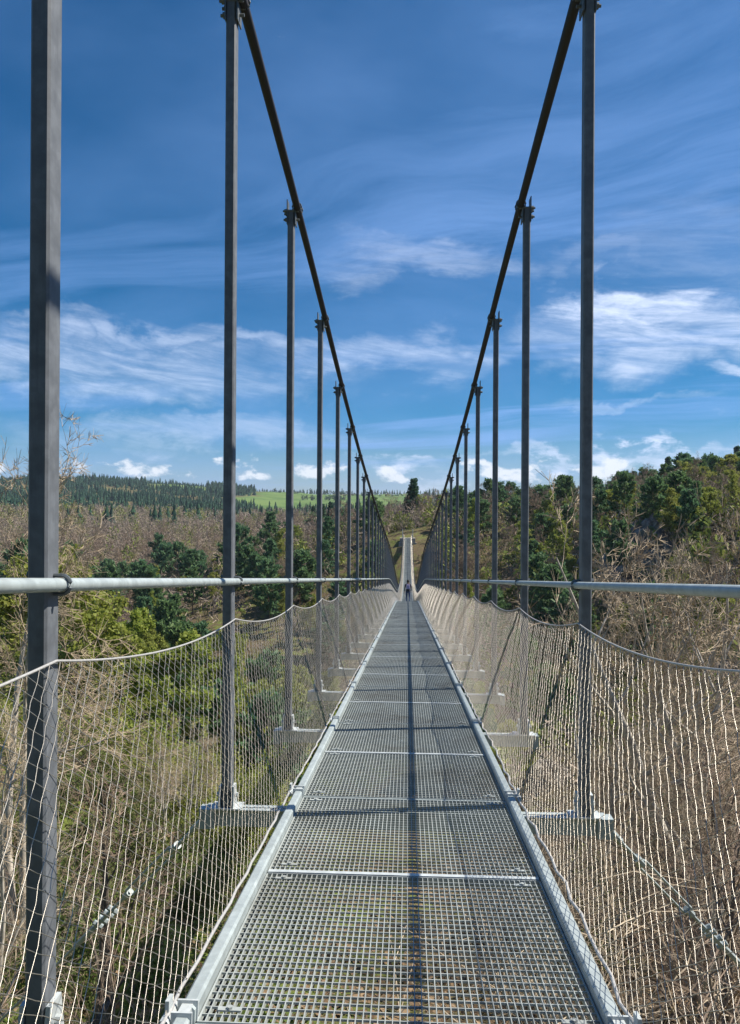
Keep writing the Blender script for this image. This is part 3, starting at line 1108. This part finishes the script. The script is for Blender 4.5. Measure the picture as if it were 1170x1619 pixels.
def build_plants():
    lr = np.random.default_rng(21)
    bare = [bare_tree(31 + i, 9.0, 0.11, 1, 15, 7, 6, 5, 0.9, tw=0.011) for i in range(4)]
    palet = [bare_tree(51 + i, 7.5, 0.10, 2 + i, 10, 7, 7, 4, 0.85, True, tw=0.0050) for i in range(3)]
    palet.append(bare_tree(63, 8.5, 0.17, 3, 11, 6, 6, 3, 0.85, True, tw=0.008))
    darkt = bare_tree(66, 6.5, 0.15, 2, 9, 5, 5, 3, 1.0, False, tw=0.008)
    spring = [bare_tree(71 + i, 8.0, 0.09, 1 + i % 2, 11, 5, 5, 2, 0.85, False, 8500, 0.068, tw=0.007) for i in range(3)]
    pines = [pine_tree(91 + i, 12.0, 0.15, 32 + 6 * i, 0.28 - 0.05 * i, 58, 0.25 + 0.02 * i) for i in range(4)]
    spruces = [pine_tree(111 + i, 14.0, 0.16, 90, 0.10, 26, 0.20, 'spruce', True) for i in range(2)]

    def go(spots, kinds, smin, smax, name, label, cat, group, squash=0.0):
        for x, y in spots:
            s = smin + (smax - smin) * lr.random()
            h = s * (1 + lr.normal(0, 0.06))
            w = s * (1 + lr.normal(0, 0.10))
            # keep the deck and the rails clear
            if abs(x) < 4.5 and y < YEND:
                top = float(zdeck(max(y, -7))) - 1.5 - Hs(x, y)
                if top < 2.5: continue
                h = min(h, top / 12.0)
            q = (s - smin) / (smax - smin)
            lab = label if label.split()[0] in ('small', 'tall', 'young') else ('tall ' if q > 0.67 else 'short ' if q < 0.33 else 'middling ') + label
            put_tree(name, kinds[int(lr.integers(0, len(kinds)))], x, y, (w, w, h), lr.random() * 6.28, lab, cat, group)

    # the wide wooded valley side
    go(scatter(110, -0.62, -0.02, 95, 260, 4.0, lr), bare, 0.75, 1.15, 'bare_tree', 'leafless brown tree in the wood on the wide valley slope', 'tree', 'bare trees of the valley wood')
    go(scatter(48, -0.55, -0.02, 62, 230, 4.0, lr), pines, 0.62, 1.0, 'pine_tree', 'dark green pine among bare trees on the wide valley slope', 'tree', 'pines of the valley wood')
    go(scatter(72, -0.54, -0.06, 34, 112, 3.2, lr, 5, 0.8), spring, 0.70, 1.35, 'budding_tree', 'fresh yellow green leafed tree on the wide valley slope', 'tree', 'budding trees of the valley wood')
    go(scatter(36, -0.60, -0.04, 40, 100, 3.5, lr, 4), bare, 0.45, 0.8, 'bare_tree', 'small leafless tree between pines on the wide valley slope', 'tree', 'small bare trees of the valley wood')
    go(scatter(10, -0.50, -0.10, 36, 66, 4.0, lr, 5), pines, 0.40, 0.62, 'pine_tree', 'small dark pine standing low on the gorge side below the footbridge', 'tree', 'small pines on the gorge side')
    go(scatter(34, -0.42, -0.04, 95, 210, 4.0, lr), pines, 0.45, 0.75, 'pine_tree', 'slim green pine standing singly in the brown wood across the valley', 'tree', 'single pines across the valley')
    go(scatter(30, -0.45, -0.04, 95, 190, 4.0, lr), spring, 0.6, 0.95, 'budding_tree', 'pale yellow green tree standing in the brown wood across the valley', 'tree', 'budding trees across the valley')
    # the far bank behind the bridge end
    go(scatter(45, -0.12, 0.13, 156, 260, 4.0, lr, 3), bare, 0.7, 1.1, 'bare_tree', 'leafless tree on the far bank beyond the end of the footbridge', 'tree', 'bare trees on the far bank')
    go(scatter(20, -0.10, 0.14, 165, 300, 4.5, lr, 3), spring, 0.7, 1.1, 'budding_tree', 'light green budding tree on the far bank beyond the footbridge', 'tree', 'budding trees on the far bank')
    go(scatter(16, -0.12, 0.13, 190, 320, 5.0, lr, 3), spruces, 0.55, 0.9, 'spruce_tree', 'dark spruce in the wood on the far bank beyond the footbridge', 'tree', 'spruces on the far bank')
    put_tree('spruce_tree', spruces[0], 0.6, 188, (1.15, 1.15, 0.95), 0.5, 'tall near black spruce standing in line with the far end of the footbridge', 'tree', None)
    go(scatter(26, -0.07, 0.10, 100, 149, 3.0, lr, 4.0), bare, 0.4, 0.7, 'bare_tree', 'small leafless tree on the steep bank beside the far bridge end', 'tree', 'small bare trees under the far bridge end')
    # the hillside with the rock outcrop
    go(scatter(105, 0.06, 0.60, 100, 200, 3.4, lr), pines, 0.45, 0.74, 'pine_tree', 'green pine on the hillside around the rock outcrop', 'tree', 'pines on the rocky hillside')
    go(scatter(20, 0.06, 0.40, 70, 110, 4.0, lr, 6), pines, 0.45, 0.75, 'pine_tree', 'pine growing low on the slope beneath the rock outcrop', 'tree', 'pines beneath the outcrop')
    go(scatter(76, 0.06, 0.55, 50, 165, 3.6, lr, 5), bare, 0.5, 0.95, 'bare_tree', 'leafless tree on the brown slope beneath the rock outcrop', 'tree', 'bare trees beneath the outcrop')
    go(scatter(54, 0.07, 0.50, 42, 150, 3.4, lr, 5), spring, 0.55, 1.05, 'budding_tree', 'bright yellow green budding tree on the slope beneath the rock outcrop', 'tree', 'budding trees beneath the outcrop')
    go(scatter(60, 0.20, 0.75, 190, 330, 5.0, lr), spruces, 0.65, 1.0, 'spruce_tree', 'dark spruce on the ridge above the rock outcrop', 'tree', 'spruces on the ridge')
    # unseen spruces added behind the near bridge end to darken the post fronts
    go([(-11 + 2.6 * i + lr.normal(0, 0.5), -9.0 - 5.5 * (i % 3) - lr.random() * 2) for i in range(9) if abs(-11 + 2.6 * i) > 2.2] +
       [(-24 + 5.0 * i + lr.normal(0, 0.8), -30 - 6 * (i % 2)) for i in range(10)], spruces, 1.0, 1.35, 'spruce_tree',
       'tall dark spruce added out of view behind the near end of the footbridge to shade its posts', 'tree', 'added shade spruces behind the near bridge end')
    # pale leafless trees near the bridge
    for i, (x, y, s, k, lab) in enumerate((
            (-8.1, 15.5, 1.40, 1, 'pale leafless tree whose twigs rise above the handrail beside the first hanger'),
            (-5.0, 9.0, 0.70, 0, 'low pale leafless tree with forked white limbs close to the bridge bank'),
            (7.6, 20.0, 1.50, 3, 'pale many-stemmed leafless tree on the brown slope beside the wind stay'),
            (8.0, 27.0, 1.62, 3, 'tall pale leafless tree behind the many-stemmed one on the brown slope'),
            (6.4, 24.5, 1.45, 1, 'slim pale leafless tree on the brown slope half way to the yellow green trees'),
            (5.0, 12.5, 0.52, 3, 'low pale forked leafless tree directly below the wind stay turnbuckle in the scrub'),
            (-12.8, 20.0, 1.0, 2, 'broad pale leafless tree further along the bank above the green brambles'))):
        put_tree('bare_tree', palet[k], x, y, (s * 0.78, s * 0.78, s), 1.3 * i, lab, 'tree', None)
    put_tree('bare_tree', darkt, 5.6, 14.2, (0.9, 0.9, 0.85), 0.7, 'dark twisted leafless tree in the brown scrub behind the wind stay', 'tree', None)
    put_tree('bare_tree', darkt, 3.9, 9.4, (0.6, 0.6, 0.6), 3.9, 'small dark twisted leafless tree in the brown scrub under the wind stay', 'tree', None)
    put_tree('bare_tree', darkt, -4.0, 10.0, (0.55, 0.55, 0.72), 2.0, 'dark leafless sapling rising straight from the mossy gorge side', 'tree', None)
    go(scatter(40, 0.16, 0.62, 10, 46, 2.0, lr, 3.2), palet[:3], 0.40, 0.72, 'bare_sapling', 'small pale leafless tree in the brown scrub below the footbridge', 'tree', 'small pale trees in the scrub')
    go(scatter(6, -0.65, -0.26, 16, 40, 2.6, lr, 3.6), palet[:3], 0.34, 0.55, 'bare_sapling', 'small pale leafless tree among mossy brambles below the footbridge', 'tree', 'small pale trees among the brambles')
    # shrubs
    sh = []
    for i in range(4):
        C, _ = bare_shrub(200 + i, 2.4, 13 + 3 * i, 0.0085 - 0.0008 * i)
        sh.append(C.mesh('bare_shrub', M['paletwig'] if i % 2 == 0 else M['twig']))
    ls = [leafy_shrub(220 + i, 1.6, 'shrubgreen', 2600, 0.034) for i in range(3)]
    lsp = [leafy_shrub(230 + i, 2.4, 'spring', 4800, 0.034) for i in range(2)]
    n_sh = 0
    zones = ((72, 0.10, 0.85, 5.5, 38, 'leafless brown shrub in the dense scrub on the slope with the pale trees', 'bare shrubs on the scrub slope', 0.8, 1.5),
             (16, -0.90, -0.10, 5.5, 32, 'leafless brown shrub among moss and brambles on the gorge side', 'bare shrubs among the brambles', 0.35, 0.95))
    for cnt, ta, tb, ya, yb, lab, grp, s0, s1 in zones:
        for x, y in scatter(cnt, ta, tb, ya, yb, 0.8, lr, 1.6, 0.75):
            s = s0 + (s1 - s0) * lr.random()
            if abs(x) < 3.5:
                s = min(s, (float(zdeck(y)) - 0.8 - Hs(x, y)) / 2.6)
            o = link('bare_shrub', sh[int(lr.integers(0, 4)) if x > 0 else 1 + 2 * int(lr.integers(0, 2))], None, (x, y, Hs(x, y)))
            o.scale = (s * (1 + lr.normal(0, 0.1)), s, s); o.rotation_euler = (lr.normal(0, 0.12), lr.normal(0, 0.12), lr.random() * 6.28)
            q = (s - s0) / (s1 - s0)
            tag(o, ('large ' if q > 0.6 else 'small ' if q < 0.3 else 'mid-sized ') + lab, 'shrub', grp)
    def leafy(spots, kinds, s0, s1, lab, grp):
        for x, y in spots:
            s = s0 + (s1 - s0) * lr.random()
            r = bpy.data.objects.new('leafy_shrub', None); col.objects.link(r)
            r.location = (x, y, Hs(x, y)); r.scale = (s, s, s * 0.9); r.rotation_euler = (0, 0, lr.random() * 6.28)
            q = (s - s0) / (s1 - s0)
            tag(r, ('wide ' if q > 0.6 else 'little ' if q < 0.3 else 'mid-sized ') + lab, 'shrub', grp)
            k = kinds[int(lr.integers(0, len(kinds)))]
            link('stems', k[0], r); link('leaves', k[1], r)
    leafy(scatter(95, -0.85, -0.14, 8, 36, 0.9, lr, 2.2, 0.7), ls, 0.45, 1.0, 'low dark green bramble clump on the mossy gorge side', 'bramble clumps')
    leafy(scatter(46, -0.60, -0.16, 24, 48, 1.4, lr, 3.0), lsp, 0.8, 1.5, 'bright fresh green bush in the thicket above the mossy gorge side', 'fresh green bushes')
    leafy(scatter(26, 0.22, 0.60, 16, 48, 1.5, lr, 3.0), ls, 0.6, 1.3, 'olive green bush among bare trees on the brown scrub slope', 'olive bushes in the scrub')


build_plants()


# ------------------------------------------------------------------ rock outcrop
def boulder_mesh(seed, sub=4):
    bm = bmesh.new()
    bmesh.ops.create_icosphere(bm, subdivisions=sub, radius=1.0)
    lr = np.random.default_rng(seed)
    off = Vector(lr.random(3) * 50)
    for v in bm.verts:
        p = v.co.copy()
        n = mnoise.fractal(p * 1.3 + off, 1.0, 2.0, 4)
        c = mnoise.cell(p * 2.2 + off)
        v.co = p * (1 + 0.30 * n + 0.13 * (c - 0.5))
        v.co.z *= 1.05
    me = bpy.data.meshes.new('boulder')
    bm.to_mesh(me); bm.free()
    me.materials.append(M['rock'])
    return me


def build_rocks():
    lr = np.random.default_rng(5)
    ms = [boulder_mesh(300 + i) for i in range(4)]
    root = bpy.data.objects.new('rock_outcrop', None); col.objects.link(root)
    bx, by = 33.0, 106.0
    root.location = (bx, by, Hs(bx, by))
    tag(root, 'craggy brown rock outcrop rising from the wooded hillside', 'rock')
    spots = [(0, 0, 0.5, 3.4), (-2.6, -1, -0.6, 2.6), (3.0, 0.5, -0.5, 2.8), (0.8, -2.4, -1.8, 3.0), (-4.6, -2.4, -2.4, 2.4), (5.6, -1.8, -2.2, 2.6),
             (-1.6, -4.4, -4.0, 2.8), (2.8, -4.6, -4.4, 2.6), (7.8, -3.2, -3.4, 2.2), (-6.4, -4.4, -4.6, 2.0), (0.6, -7.0, -6.2, 2.4), (5.4, -6.8, -6.0, 2.2)]
    for i, (x, y, z, s) in enumerate(spots):
        o = link('boulder', ms[i % 4], root, (x, y, z))
        o.scale = (s, s * 0.9, s * (0.8 + 0.35 * lr.random())); o.rotation_euler = tuple(lr.random(3) * 6.28)
    for x, y in scatter(22, 0.12, 0.45, 55, 112, 4.0, lr, 6):
        s = 0.6 + 1.3 * lr.random()
        o = link('boulder', ms[int(lr.integers(0, 4))], None, (x, y, Hs(x, y) + 0.1 * s))
        o.scale = (s, s, s * 0.8); o.rotation_euler = tuple(lr.random(3) * 6.28)
        tag(o, 'weathered boulder scattered on the brown slope beneath the rock outcrop', 'rock', 'boulders on the slope')


build_rocks()


# ------------------------------------------------------------------ masses: far woods, undergrowth
def far_woods():
    lr = np.random.default_rng(77)

    def points(n, tmin, tmax, dmin, dmax, power=0.5):
        d = dmin + (dmax - dmin) * lr.random(n) ** power
        t = tmin + (tmax - tmin) * lr.random(n)
        y = d / np.sqrt(1 + t * t); x = t * y
        keep = ~field_mask(x, y)
        return x[keep], y[keep]

    def conifers(b, x, y, h):
        z = H(x, y)
        for i in range(len(x)):
            hh = h[i]; a0 = lr.random() * 6
            n = 7
            for lv in range(5):
                f0 = 0.10 + 0.17 * lv
                r = hh * 0.25 * (1 - f0) * (0.8 + 0.4 * lr.random())
                a = a0 + lv + np.arange(n) * 2 * math.pi / n
                rr = r * (0.65 + 0.6 * lr.random(n))
                ring = np.c_[x[i] + np.cos(a) * rr, y[i] + np.sin(a) * rr, z[i] + hh * (f0 - 0.02 + 0.05 * lr.random(n))]
                apex = np.array([[x[i], y[i], z[i] + hh * min(1.0, f0 + 0.30)]])
                b.add(np.r_[ring, apex], None, [(j, (j + 1) % n, n) for j in range(n)])

    def puffs(b, x, y, h, m, q, thin=0.30):
        n = len(x); z = H(x, y)
        c = lr.normal(0, 1, (n, m, 3)); c /= np.linalg.norm(c, axis=2, keepdims=True)
        c *= (lr.random((n, m, 1)) ** 0.4)
        hh = h[:, None]
        P = np.stack([x[:, None] + c[..., 0] * hh * 0.30, y[:, None] + c[..., 1] * hh * 0.30, z[:, None] + hh * (0.58 + 0.42 * c[..., 2])], -1).reshape(-1, 3)
        u = lr.normal(0, 1, (n * m, 3)); u[:, 2] = np.abs(u[:, 2]) * 1.6
        u /= np.linalg.norm(u, axis=1, keepdims=True)
        w = np.cross(u, lr.normal(0, 1, (n * m, 3))); w /= np.linalg.norm(w, axis=1, keepdims=True)
        s = np.repeat(h, m)[:, None] * q * (0.6 + 0.8 * lr.random((n * m, 1)))
        b.quads(P, u * s, w * s * thin)

    # bare brown wood filling the valley
    b = MB()
    x, y = points(1300, -0.66, 0.02, 140, 360, 0.6)
    puffs(b, x, y, 6 + 3.5 * lr.random(len(x)), 100, 0.047, 0.105)
    x, y = points(2600, -0.66, 0.02, 350, 720, 0.6)
    k = (x / y > -0.22) | (np.hypot(x, y) < 540)
    x, y = x[k], y[k]
    puffs(b, x, y, 6 + 3.5 * lr.random(len(x)), 52, 0.066, 0.125)
    x, y = points(900, 0.02, 0.70, 170, 800)
    puffs(b, x, y, 6 + 4 * lr.random(len(x)), 80, 0.060, 0.12)
    tag(link('valley_wood', b.mesh('valley_wood', M['farbare'])), 'mass of leafless brown woodland filling the far valley', 'wood', None, 'stuff')
    # conifer forest on the hills
    b = MB()
    sel = []
    x, y = points(7600, -0.70, -0.20, 500, 1420)
    k = (_fnoise(x, y, 70, 0.7) + 0.5 * _fnoise(x, y, 25, 1.7) > -0.30)
    sel.append((x[k], y[k]))
    x, y = points(520, -0.30, 0.10, 520, 700)
    k = _fnoise(x, y, 60, 1.7) > -0.1
    sel.append((x[k], y[k]))
    sel.append(points(480, -0.45, 0.25, 1640, 1760))
    x, y = points(260, -0.24, 0.10, 700, 1640); sel.append((x, y))
    sel.append(points(900, 0.24, 0.90, 330, 620))
    x, y = points(1100, -0.62, 0.05, 260, 700)
    k = _fnoise(x, y, 60, 2.9) > 0.22
    sel.append((x[k], y[k]))
    for x, y in sel:
        conifers(b, x, y, (6 + 7 * lr.random(len(x)) ** 1.3) * (1 + 0.3 * _fnoise(x, y, 45, 0.2)))
    tag(link('conifer_forest', b.mesh('conifer_forest', M['farcon'])), 'mass of dark conifer forest covering the distant hills and ridge', 'forest', None, 'stuff')
    b = MB()
    x, y = points(1300, -0.60, 0.10, 150, 640)
    puffs(b, x, y, 4.5 + 4 * lr.random(len(x)), 55, 0.055, 0.36)
    tag(link('budding_wood', b.mesh('budding_wood', M['fargreen'])), 'mass of pale green budding trees mixed into the far valley', 'wood', None, 'stuff')
    # low scrub on every slope from the bridge to the valley floor
    b = MB()
    x, y = points(8500, -0.70, 0.72, 34, 330, 0.62)
    k = (np.abs(x) > 4.0) & ((x > 0) | (y > 75))
    x, y = x[k], y[k]
    puffs(b, x, y, 1.3 + 3.2 * lr.random(len(x)) ** 2, 24, 0.115, 0.125)
    tag(link('hillside_scrub', b.mesh('hillside_scrub', M['farbare'])), 'low brown leafless scrub covering the slopes of the gorge', 'scrub', None, 'stuff')
    b = MB()
    x, y = points(6000, -0.70, 0.72, 30, 330, 0.62)
    k = (np.abs(x) > 4.0) & (_fnoise(x, y, 14, 3.3) > -0.1)
    x, y = x[k], y[k]
    puffs(b, x, y, 0.8 + 2.0 * lr.random(len(x)) ** 2, 26, 0.105, 0.3)
    tag(link('green_scrub', b.mesh('green_scrub', M['fargreen'])), 'low olive green scrub dotted over the slopes of the gorge', 'scrub', None, 'stuff')
    # thickets of taller leafless and budding growth around the outcrop and the far bridge end
    for nm, mt, n1, n2, lab in (('bare_thicket', 'farbare', 1500, 500, 'dense leafless thicket around the outcrop and the far bridge end'),
                                ('budding_thicket', 'fargreen', 620, 260, 'yellow green budding thicket around the outcrop and the far bridge end')):
        b = MB()
        x1, y1 = points(n1, 0.05, 0.62, 50, 185, 0.6)
        x2, y2 = points(n2, -0.14, 0.12, 112, 215, 0.6)
        x, y = np.r_[x1, x2], np.r_[y1, y2]
        k = (np.abs(x) > 5.0) | (y > YEND + 8)
        x, y = x[k], y[k]
        puffs(b, x, y, 2.2 + 3.6 * lr.random(len(x)) ** 1.5, 58, 0.062, 0.11 if mt == 'farbare' else 0.4)
        tag(link(nm, b.mesh(nm, M[mt])), lab, 'thicket', None, 'stuff')
    # hedges and lone trees in the fields
    b = MB()
    t = np.r_[-0.19 + 0.2 * lr.random(60), -0.14 + 0.06 * lr.random(30)]
    d = np.r_[1420 + 60 * lr.random(60), 1150 + 20 * lr.random(30)]
    y = d / np.sqrt(1 + t * t); x = t * y
    puffs(b, x, y, 6 + 5 * lr.random(len(x)), 40, 0.1)
    tag(link('field_hedges', b.mesh('field_hedges', M['farcon'])), 'thin dark hedge lines between the distant green fields', 'hedge', None, 'stuff')


far_woods()


def undergrowth():
    lr = np.random.default_rng(88)

    def pts(n, tmin, tmax, ya, yb, power=0.7):
        y = ya + (yb - ya) * lr.random(n) ** power
        x = (tmin + (tmax - tmin) * lr.random(n)) * (y + 2)
        return x, y, H(x, y)

    # fallen and standing twigs: short bent ribbons with real thickness come from three sided tubes
    b = MB()
    n = 18000
    x, y, z = pts(n, -0.95, 0.95, 3.5, 42)
    k = (x > 0) | (lr.random(n) < 0.13)
    x, y, z = x[k], y[k], z[k]; n = len(x)
    a = lr.random(n) * 6.28; e = np.abs(lr.normal(0, 0.45, n))
    L = 0.25 + 0.75 * lr.random(n) ** 2
    d = np.c_[np.cos(a) * np.cos(e), np.sin(a) * np.cos(e), np.sin(e)]
    p0 = np.c_[x, y, z + 0.01]
    p1 = p0 + d * L[:, None] * 0.5 + lr.normal(0, 0.05, (n, 3))
    p2 = p0 + d * L[:, None] + lr.normal(0, 0.10, (n, 3))
    r = (0.003 + 0.007 * lr.random(n) ** 3)[:, None]
    u = np.cross(d, lr.normal(0, 1, (n, 3))); u /= np.linalg.norm(u, axis=1, keepdims=True); w = np.cross(d, u)
    rings = []
    for p, k in ((p0, 1.0), (p1, 0.8), (p2, 0.5)):
        for j in range(3):
            an = j * 2.0944
            rings.append(p + (u * math.cos(an) + w * math.sin(an)) * r * k)
    V = np.stack(rings, 1).reshape(-1, 3)
    base = np.arange(n)[:, None, None] * 9
    q = np.array([[s * 3 + j, s * 3 + (j + 1) % 3, s * 3 + 3 + (j + 1) % 3, s * 3 + 3 + j] for s in (0, 1) for j in range(3)])
    b.add(V, (base + q[None]).reshape(-1, 4))
    tag(link('twig_litter', b.mesh('twig_litter', M['paletwig'])), 'tangle of dry pale twigs strewn over the gorge side', 'twigs', None, 'stuff')

    b = MB()
    n = 60000
    x, y, z = pts(n, -0.95, 0.95, 3.0, 46)
    c = np.c_[x, y, z + 0.02 + 0.05 * lr.random(n)]
    u = lr.normal(0, 1, (n, 3)); u[:, 2] *= 0.45; u /= np.linalg.norm(u, axis=1, keepdims=True)
    w = np.cross(u, np.c_[lr.normal(0, 0.5, n), lr.normal(0, 0.5, n), np.ones(n)]); w /= np.linalg.norm(w, axis=1, keepdims=True)
    s = 0.03 + 0.05 * lr.random((n, 1))
    b.quads(c, u * s, w * s * 0.6)
    tag(link('leaf_litter', b.mesh('leaf_litter', M['litter'])), 'brown dead leaves covering the gorge side', 'leaves', None, 'stuff')

    b = MB()
    n = 150000
    x, y, z = pts(n, -0.95, 0.25, 3.0, 46)
    k = (_fnoise(x, y, 2.6, 0.4) + 0.6 * _fnoise(x, y, 7.0, 1.9)) > (0.02 + np.where(x > 0, 0.6, 0.0))
    x, y, z = x[k], y[k], z[k]; n = len(x)
    L = 0.10 + 0.22 * lr.random((n, 1))
    u = np.c_[lr.normal(0, 0.45, (n, 2)), np.ones(n)]; u /= np.linalg.norm(u, axis=1, keepdims=True)
    w = np.cross(u, lr.normal(0, 1, (n, 3))); w /= np.linalg.norm(w, axis=1, keepdims=True)
    p = np.c_[x, y, z]
    V = np.stack([p - w * 0.012, p + w * 0.012, p + u * L + lr.normal(0, 0.02, (n, 3))], 1).reshape(-1, 3)
    b.add(V, None, np.arange(n * 3).reshape(-1, 3))
    tag(link('grass', b.mesh('grass', M['grass'])), 'tufts of fresh grass and moss on the sunny gorge side', 'grass', None, 'stuff')


undergrowth()


# ------------------------------------------------------------------ walker on the bridge
def person():
    y = 59.0
    z = float(zdeck(y))
    cloth = mat_plain('dark_jacket', (0.012, 0.012, 0.020), (0.03, 0.03, 0.045))
    jeans = mat_plain('blue_jeans', (0.03, 0.05, 0.11), (0.06, 0.09, 0.17))
    skin = mat_plain('skin', (0.45, 0.28, 0.20), (0.5, 0.32, 0.24), 0.6)
    hair = mat_plain('dark_hair', (0.015, 0.012, 0.010), (0.03, 0.022, 0.018))
    bag = mat_plain('lilac_backpack', (0.30, 0.26, 0.42), (0.36, 0.32, 0.50))
    J = {'pelvis': (0, 0, 0.96), 'belly': (0, 0.0, 1.12), 'chest': (0, 0.01, 1.34), 'neckb': (0, 0.0, 1.50), 'neck': (0, 0.02, 1.57), 'head': (0, 0.03, 1.70), 'crown': (0, 0.03, 1.79),
         'hipL': (-0.10, 0, 0.92), 'kneeL': (-0.11, 0.14, 0.52), 'ankL': (-0.11, 0.10, 0.10), 'toeL': (-0.12, 0.26, 0.05),
         'hipR': (0.10, 0, 0.92), 'kneeR': (0.11, -0.02, 0.50), 'ankR': (0.11, -0.24, 0.13), 'toeR': (0.12, -0.12, 0.05),
         'shL': (-0.19, 0.0, 1.45), 'elL': (-0.25, -0.10, 1.18), 'wrL': (-0.25, 0.02, 0.93),
         'shR': (0.19, 0.0, 1.45), 'elR': (0.25, 0.06, 1.18), 'wrR': (0.24, 0.20, 0.97)}
    Rr = {'pelvis': 0.15, 'belly': 0.14, 'chest': 0.17, 'neckb': 0.085, 'neck': 0.06, 'head': 0.095, 'crown': 0.065, 'hipL': 0.10, 'kneeL': 0.062, 'ankL': 0.045, 'toeL': 0.04,
          'hipR': 0.10, 'kneeR': 0.062, 'ankR': 0.045, 'toeR': 0.04, 'shL': 0.075, 'elL': 0.05, 'wrL': 0.035, 'shR': 0.075, 'elR': 0.05, 'wrR': 0.035}
    E = [('pelvis', 'belly'), ('belly', 'chest'), ('chest', 'neckb'), ('neckb', 'neck'), ('neck', 'head'), ('head', 'crown'),
         ('pelvis', 'hipL'), ('hipL', 'kneeL'), ('kneeL', 'ankL'), ('ankL', 'toeL'), ('pelvis', 'hipR'), ('hipR', 'kneeR'), ('kneeR', 'ankR'), ('ankR', 'toeR'),
         ('neckb', 'shL'), ('shL', 'elL'), ('elL', 'wrL'), ('neckb', 'shR'), ('shR', 'elR'), ('elR', 'wrR')]
    # five separate fingers on each hand
    for s, w in (('L', 'wrL'), ('R', 'wrR')):
        sx = -1 if s == 'L' else 1
        p = np.array(J[w]); q = p + np.array([0, 0.02, -0.075])
        J['palm' + s] = tuple(q); Rr['palm' + s] = 0.034; E.append((w, 'palm' + s))
        for i, (dy, ln) in enumerate(((-0.026, 0.06), (-0.009, 0.075), (0.009, 0.08), (0.026, 0.07))):
            a = q + np.array([0, dy, -ln * 0.55]); c = a + np.array([-sx * 0.018, 0.006, -ln * 0.45])
            J['f%d%s' % (i, s)] = tuple(a); J['g%d%s' % (i, s)] = tuple(c)
            Rr['f%d%s' % (i, s)] = 0.009; Rr['g%d%s' % (i, s)] = 0.008
            E += [('palm' + s, 'f%d%s' % (i, s)), ('f%d%s' % (i, s), 'g%d%s' % (i, s))]
        a = p + np.array([-sx * 0.01, 0.045, -0.055]); J['th' + s] = tuple(a); Rr['th' + s] = 0.010; E.append((w, 'th' + s))
    names = list(J)
    me = bpy.data.meshes.new('person')
    me.from_pydata([J[n] for n in names], [(names.index(a), names.index(b)) for a, b in E], [])
    body = link('person', me)
    sk = body.modifiers.new('skin', 'SKIN')
    for i, n in enumerate(names):
        me.skin_vertices[0].data[i].radius = (Rr[n], Rr[n] * (0.72 if n in ('pelvis', 'belly', 'chest') else 1.0))
        me.skin_vertices[0].data[i].use_root = (n == 'pelvis')
    ss = body.modifiers.new('sub', 'SUBSURF'); ss.levels = 1; ss.render_levels = 1
    # clothing by height: shader picks trousers / jacket / skin from the body's own coordinates
    m, t, b = new_mat('walker_clothes')
    ox, oy, oz = t.sep(t.n('ShaderNodeTexCoord').outputs['Object'])
    c = t.mix(t.math('GREATER_THAN', oz, 0.93), (0.04, 0.065, 0.14), (0.02, 0.02, 0.032))
    c = t.mix(t.math('GREATER_THAN', oz, 1.55), c, (0.46, 0.29, 0.21))
    hand = t.math('MULTIPLY', t.math('LESS_THAN', oz, 0.95), t.math('GREATER_THAN', t.math('ABSOLUTE', ox), 0.205))
    c = t.mix(hand, c, (0.46, 0.29, 0.21))
    c = t.mix(t.math('LESS_THAN', oz, 0.09), c, (0.03, 0.025, 0.02))
    t.set(b.inputs['Base Color'], c); b.inputs['Roughness'].default_value = 0.85
    me.materials.append(m)
    body.location = (0.06, y, z)
    tag(body, 'person in dark jacket, blue jeans and lilac backpack walking away on the footbridge deck', 'person')
    # hair
    bm = bmesh.new(); bmesh.ops.create_uvsphere(bm, u_segments=16, v_segments=10, radius=0.115)
    for v in bm.verts:
        v.co.z *= 1.12
        if v.co.y > 0.02 and v.co.z < 0.04: v.co.y = 0.02
    h = bpy.data.meshes.new('hair'); bm.to_mesh(h); bm.free(); h.materials.append(hair)
    link('hair', h, body, (0, 0.015, 1.705))
    # backpack: rounded box on the back with two straps
    bm = bmesh.new(); bmesh.ops.create_cube(bm, size=1.0)
    for v in bm.verts:
        v.co = Vector((v.co.x * 0.28, v.co.y * 0.15, v.co.z * 0.34))
    bmesh.ops.bevel(bm, geom=bm.edges[:], offset=0.045, segments=3, profile=0.6, affect='EDGES')
    h = bpy.data.meshes.new('backpack'); bm.to_mesh(h); bm.free(); h.materials.append(bag)
    bp = link('backpack', h, None, (0.06, y - 0.185, z + 1.30))
    tag(bp, 'small lilac backpack worn by the person on the footbridge', 'backpack')
    for s in (-1, 1):
        b2 = MB(); b2.tube([(s * 0.09, 0.05, 0.13), (s * 0.10, 0.14, 0.185), (s * 0.10, 0.25, 0.13), (s * 0.11, 0.27, -0.05), (s * 0.12, 0.12, -0.14), (s * 0.11, 0.05, -0.14)], 0.014, 6)
        link('strap', b2.mesh('strap', bag), bp)


person()


# ------------------------------------------------------------------ the air
def haze():
    b = MB()
    b.box(-5600, 5600, -3000, 5600, -60, 140)
    m = bpy.data.materials.new('thin_haze'); m.use_nodes = True
    t = NT(m.node_tree); m.node_tree.nodes.clear()
    out = t.n('ShaderNodeOutputMaterial')
    pv = t.n('ShaderNodeVolumePrincipled')
    pv.inputs['Color'].default_value = (0.80, 0.88, 1.0, 1)
    pv.inputs['Density'].default_value = 0.00010
    pv.inputs['Anisotropy'].default_value = 0.2
    t.set(out.inputs['Volume'], pv.outputs[0])
    o = link('haze', b.mesh('haze', m))
    tag(o, 'thin pale blue haze over the distant hills', 'haze', None, 'stuff')


haze()
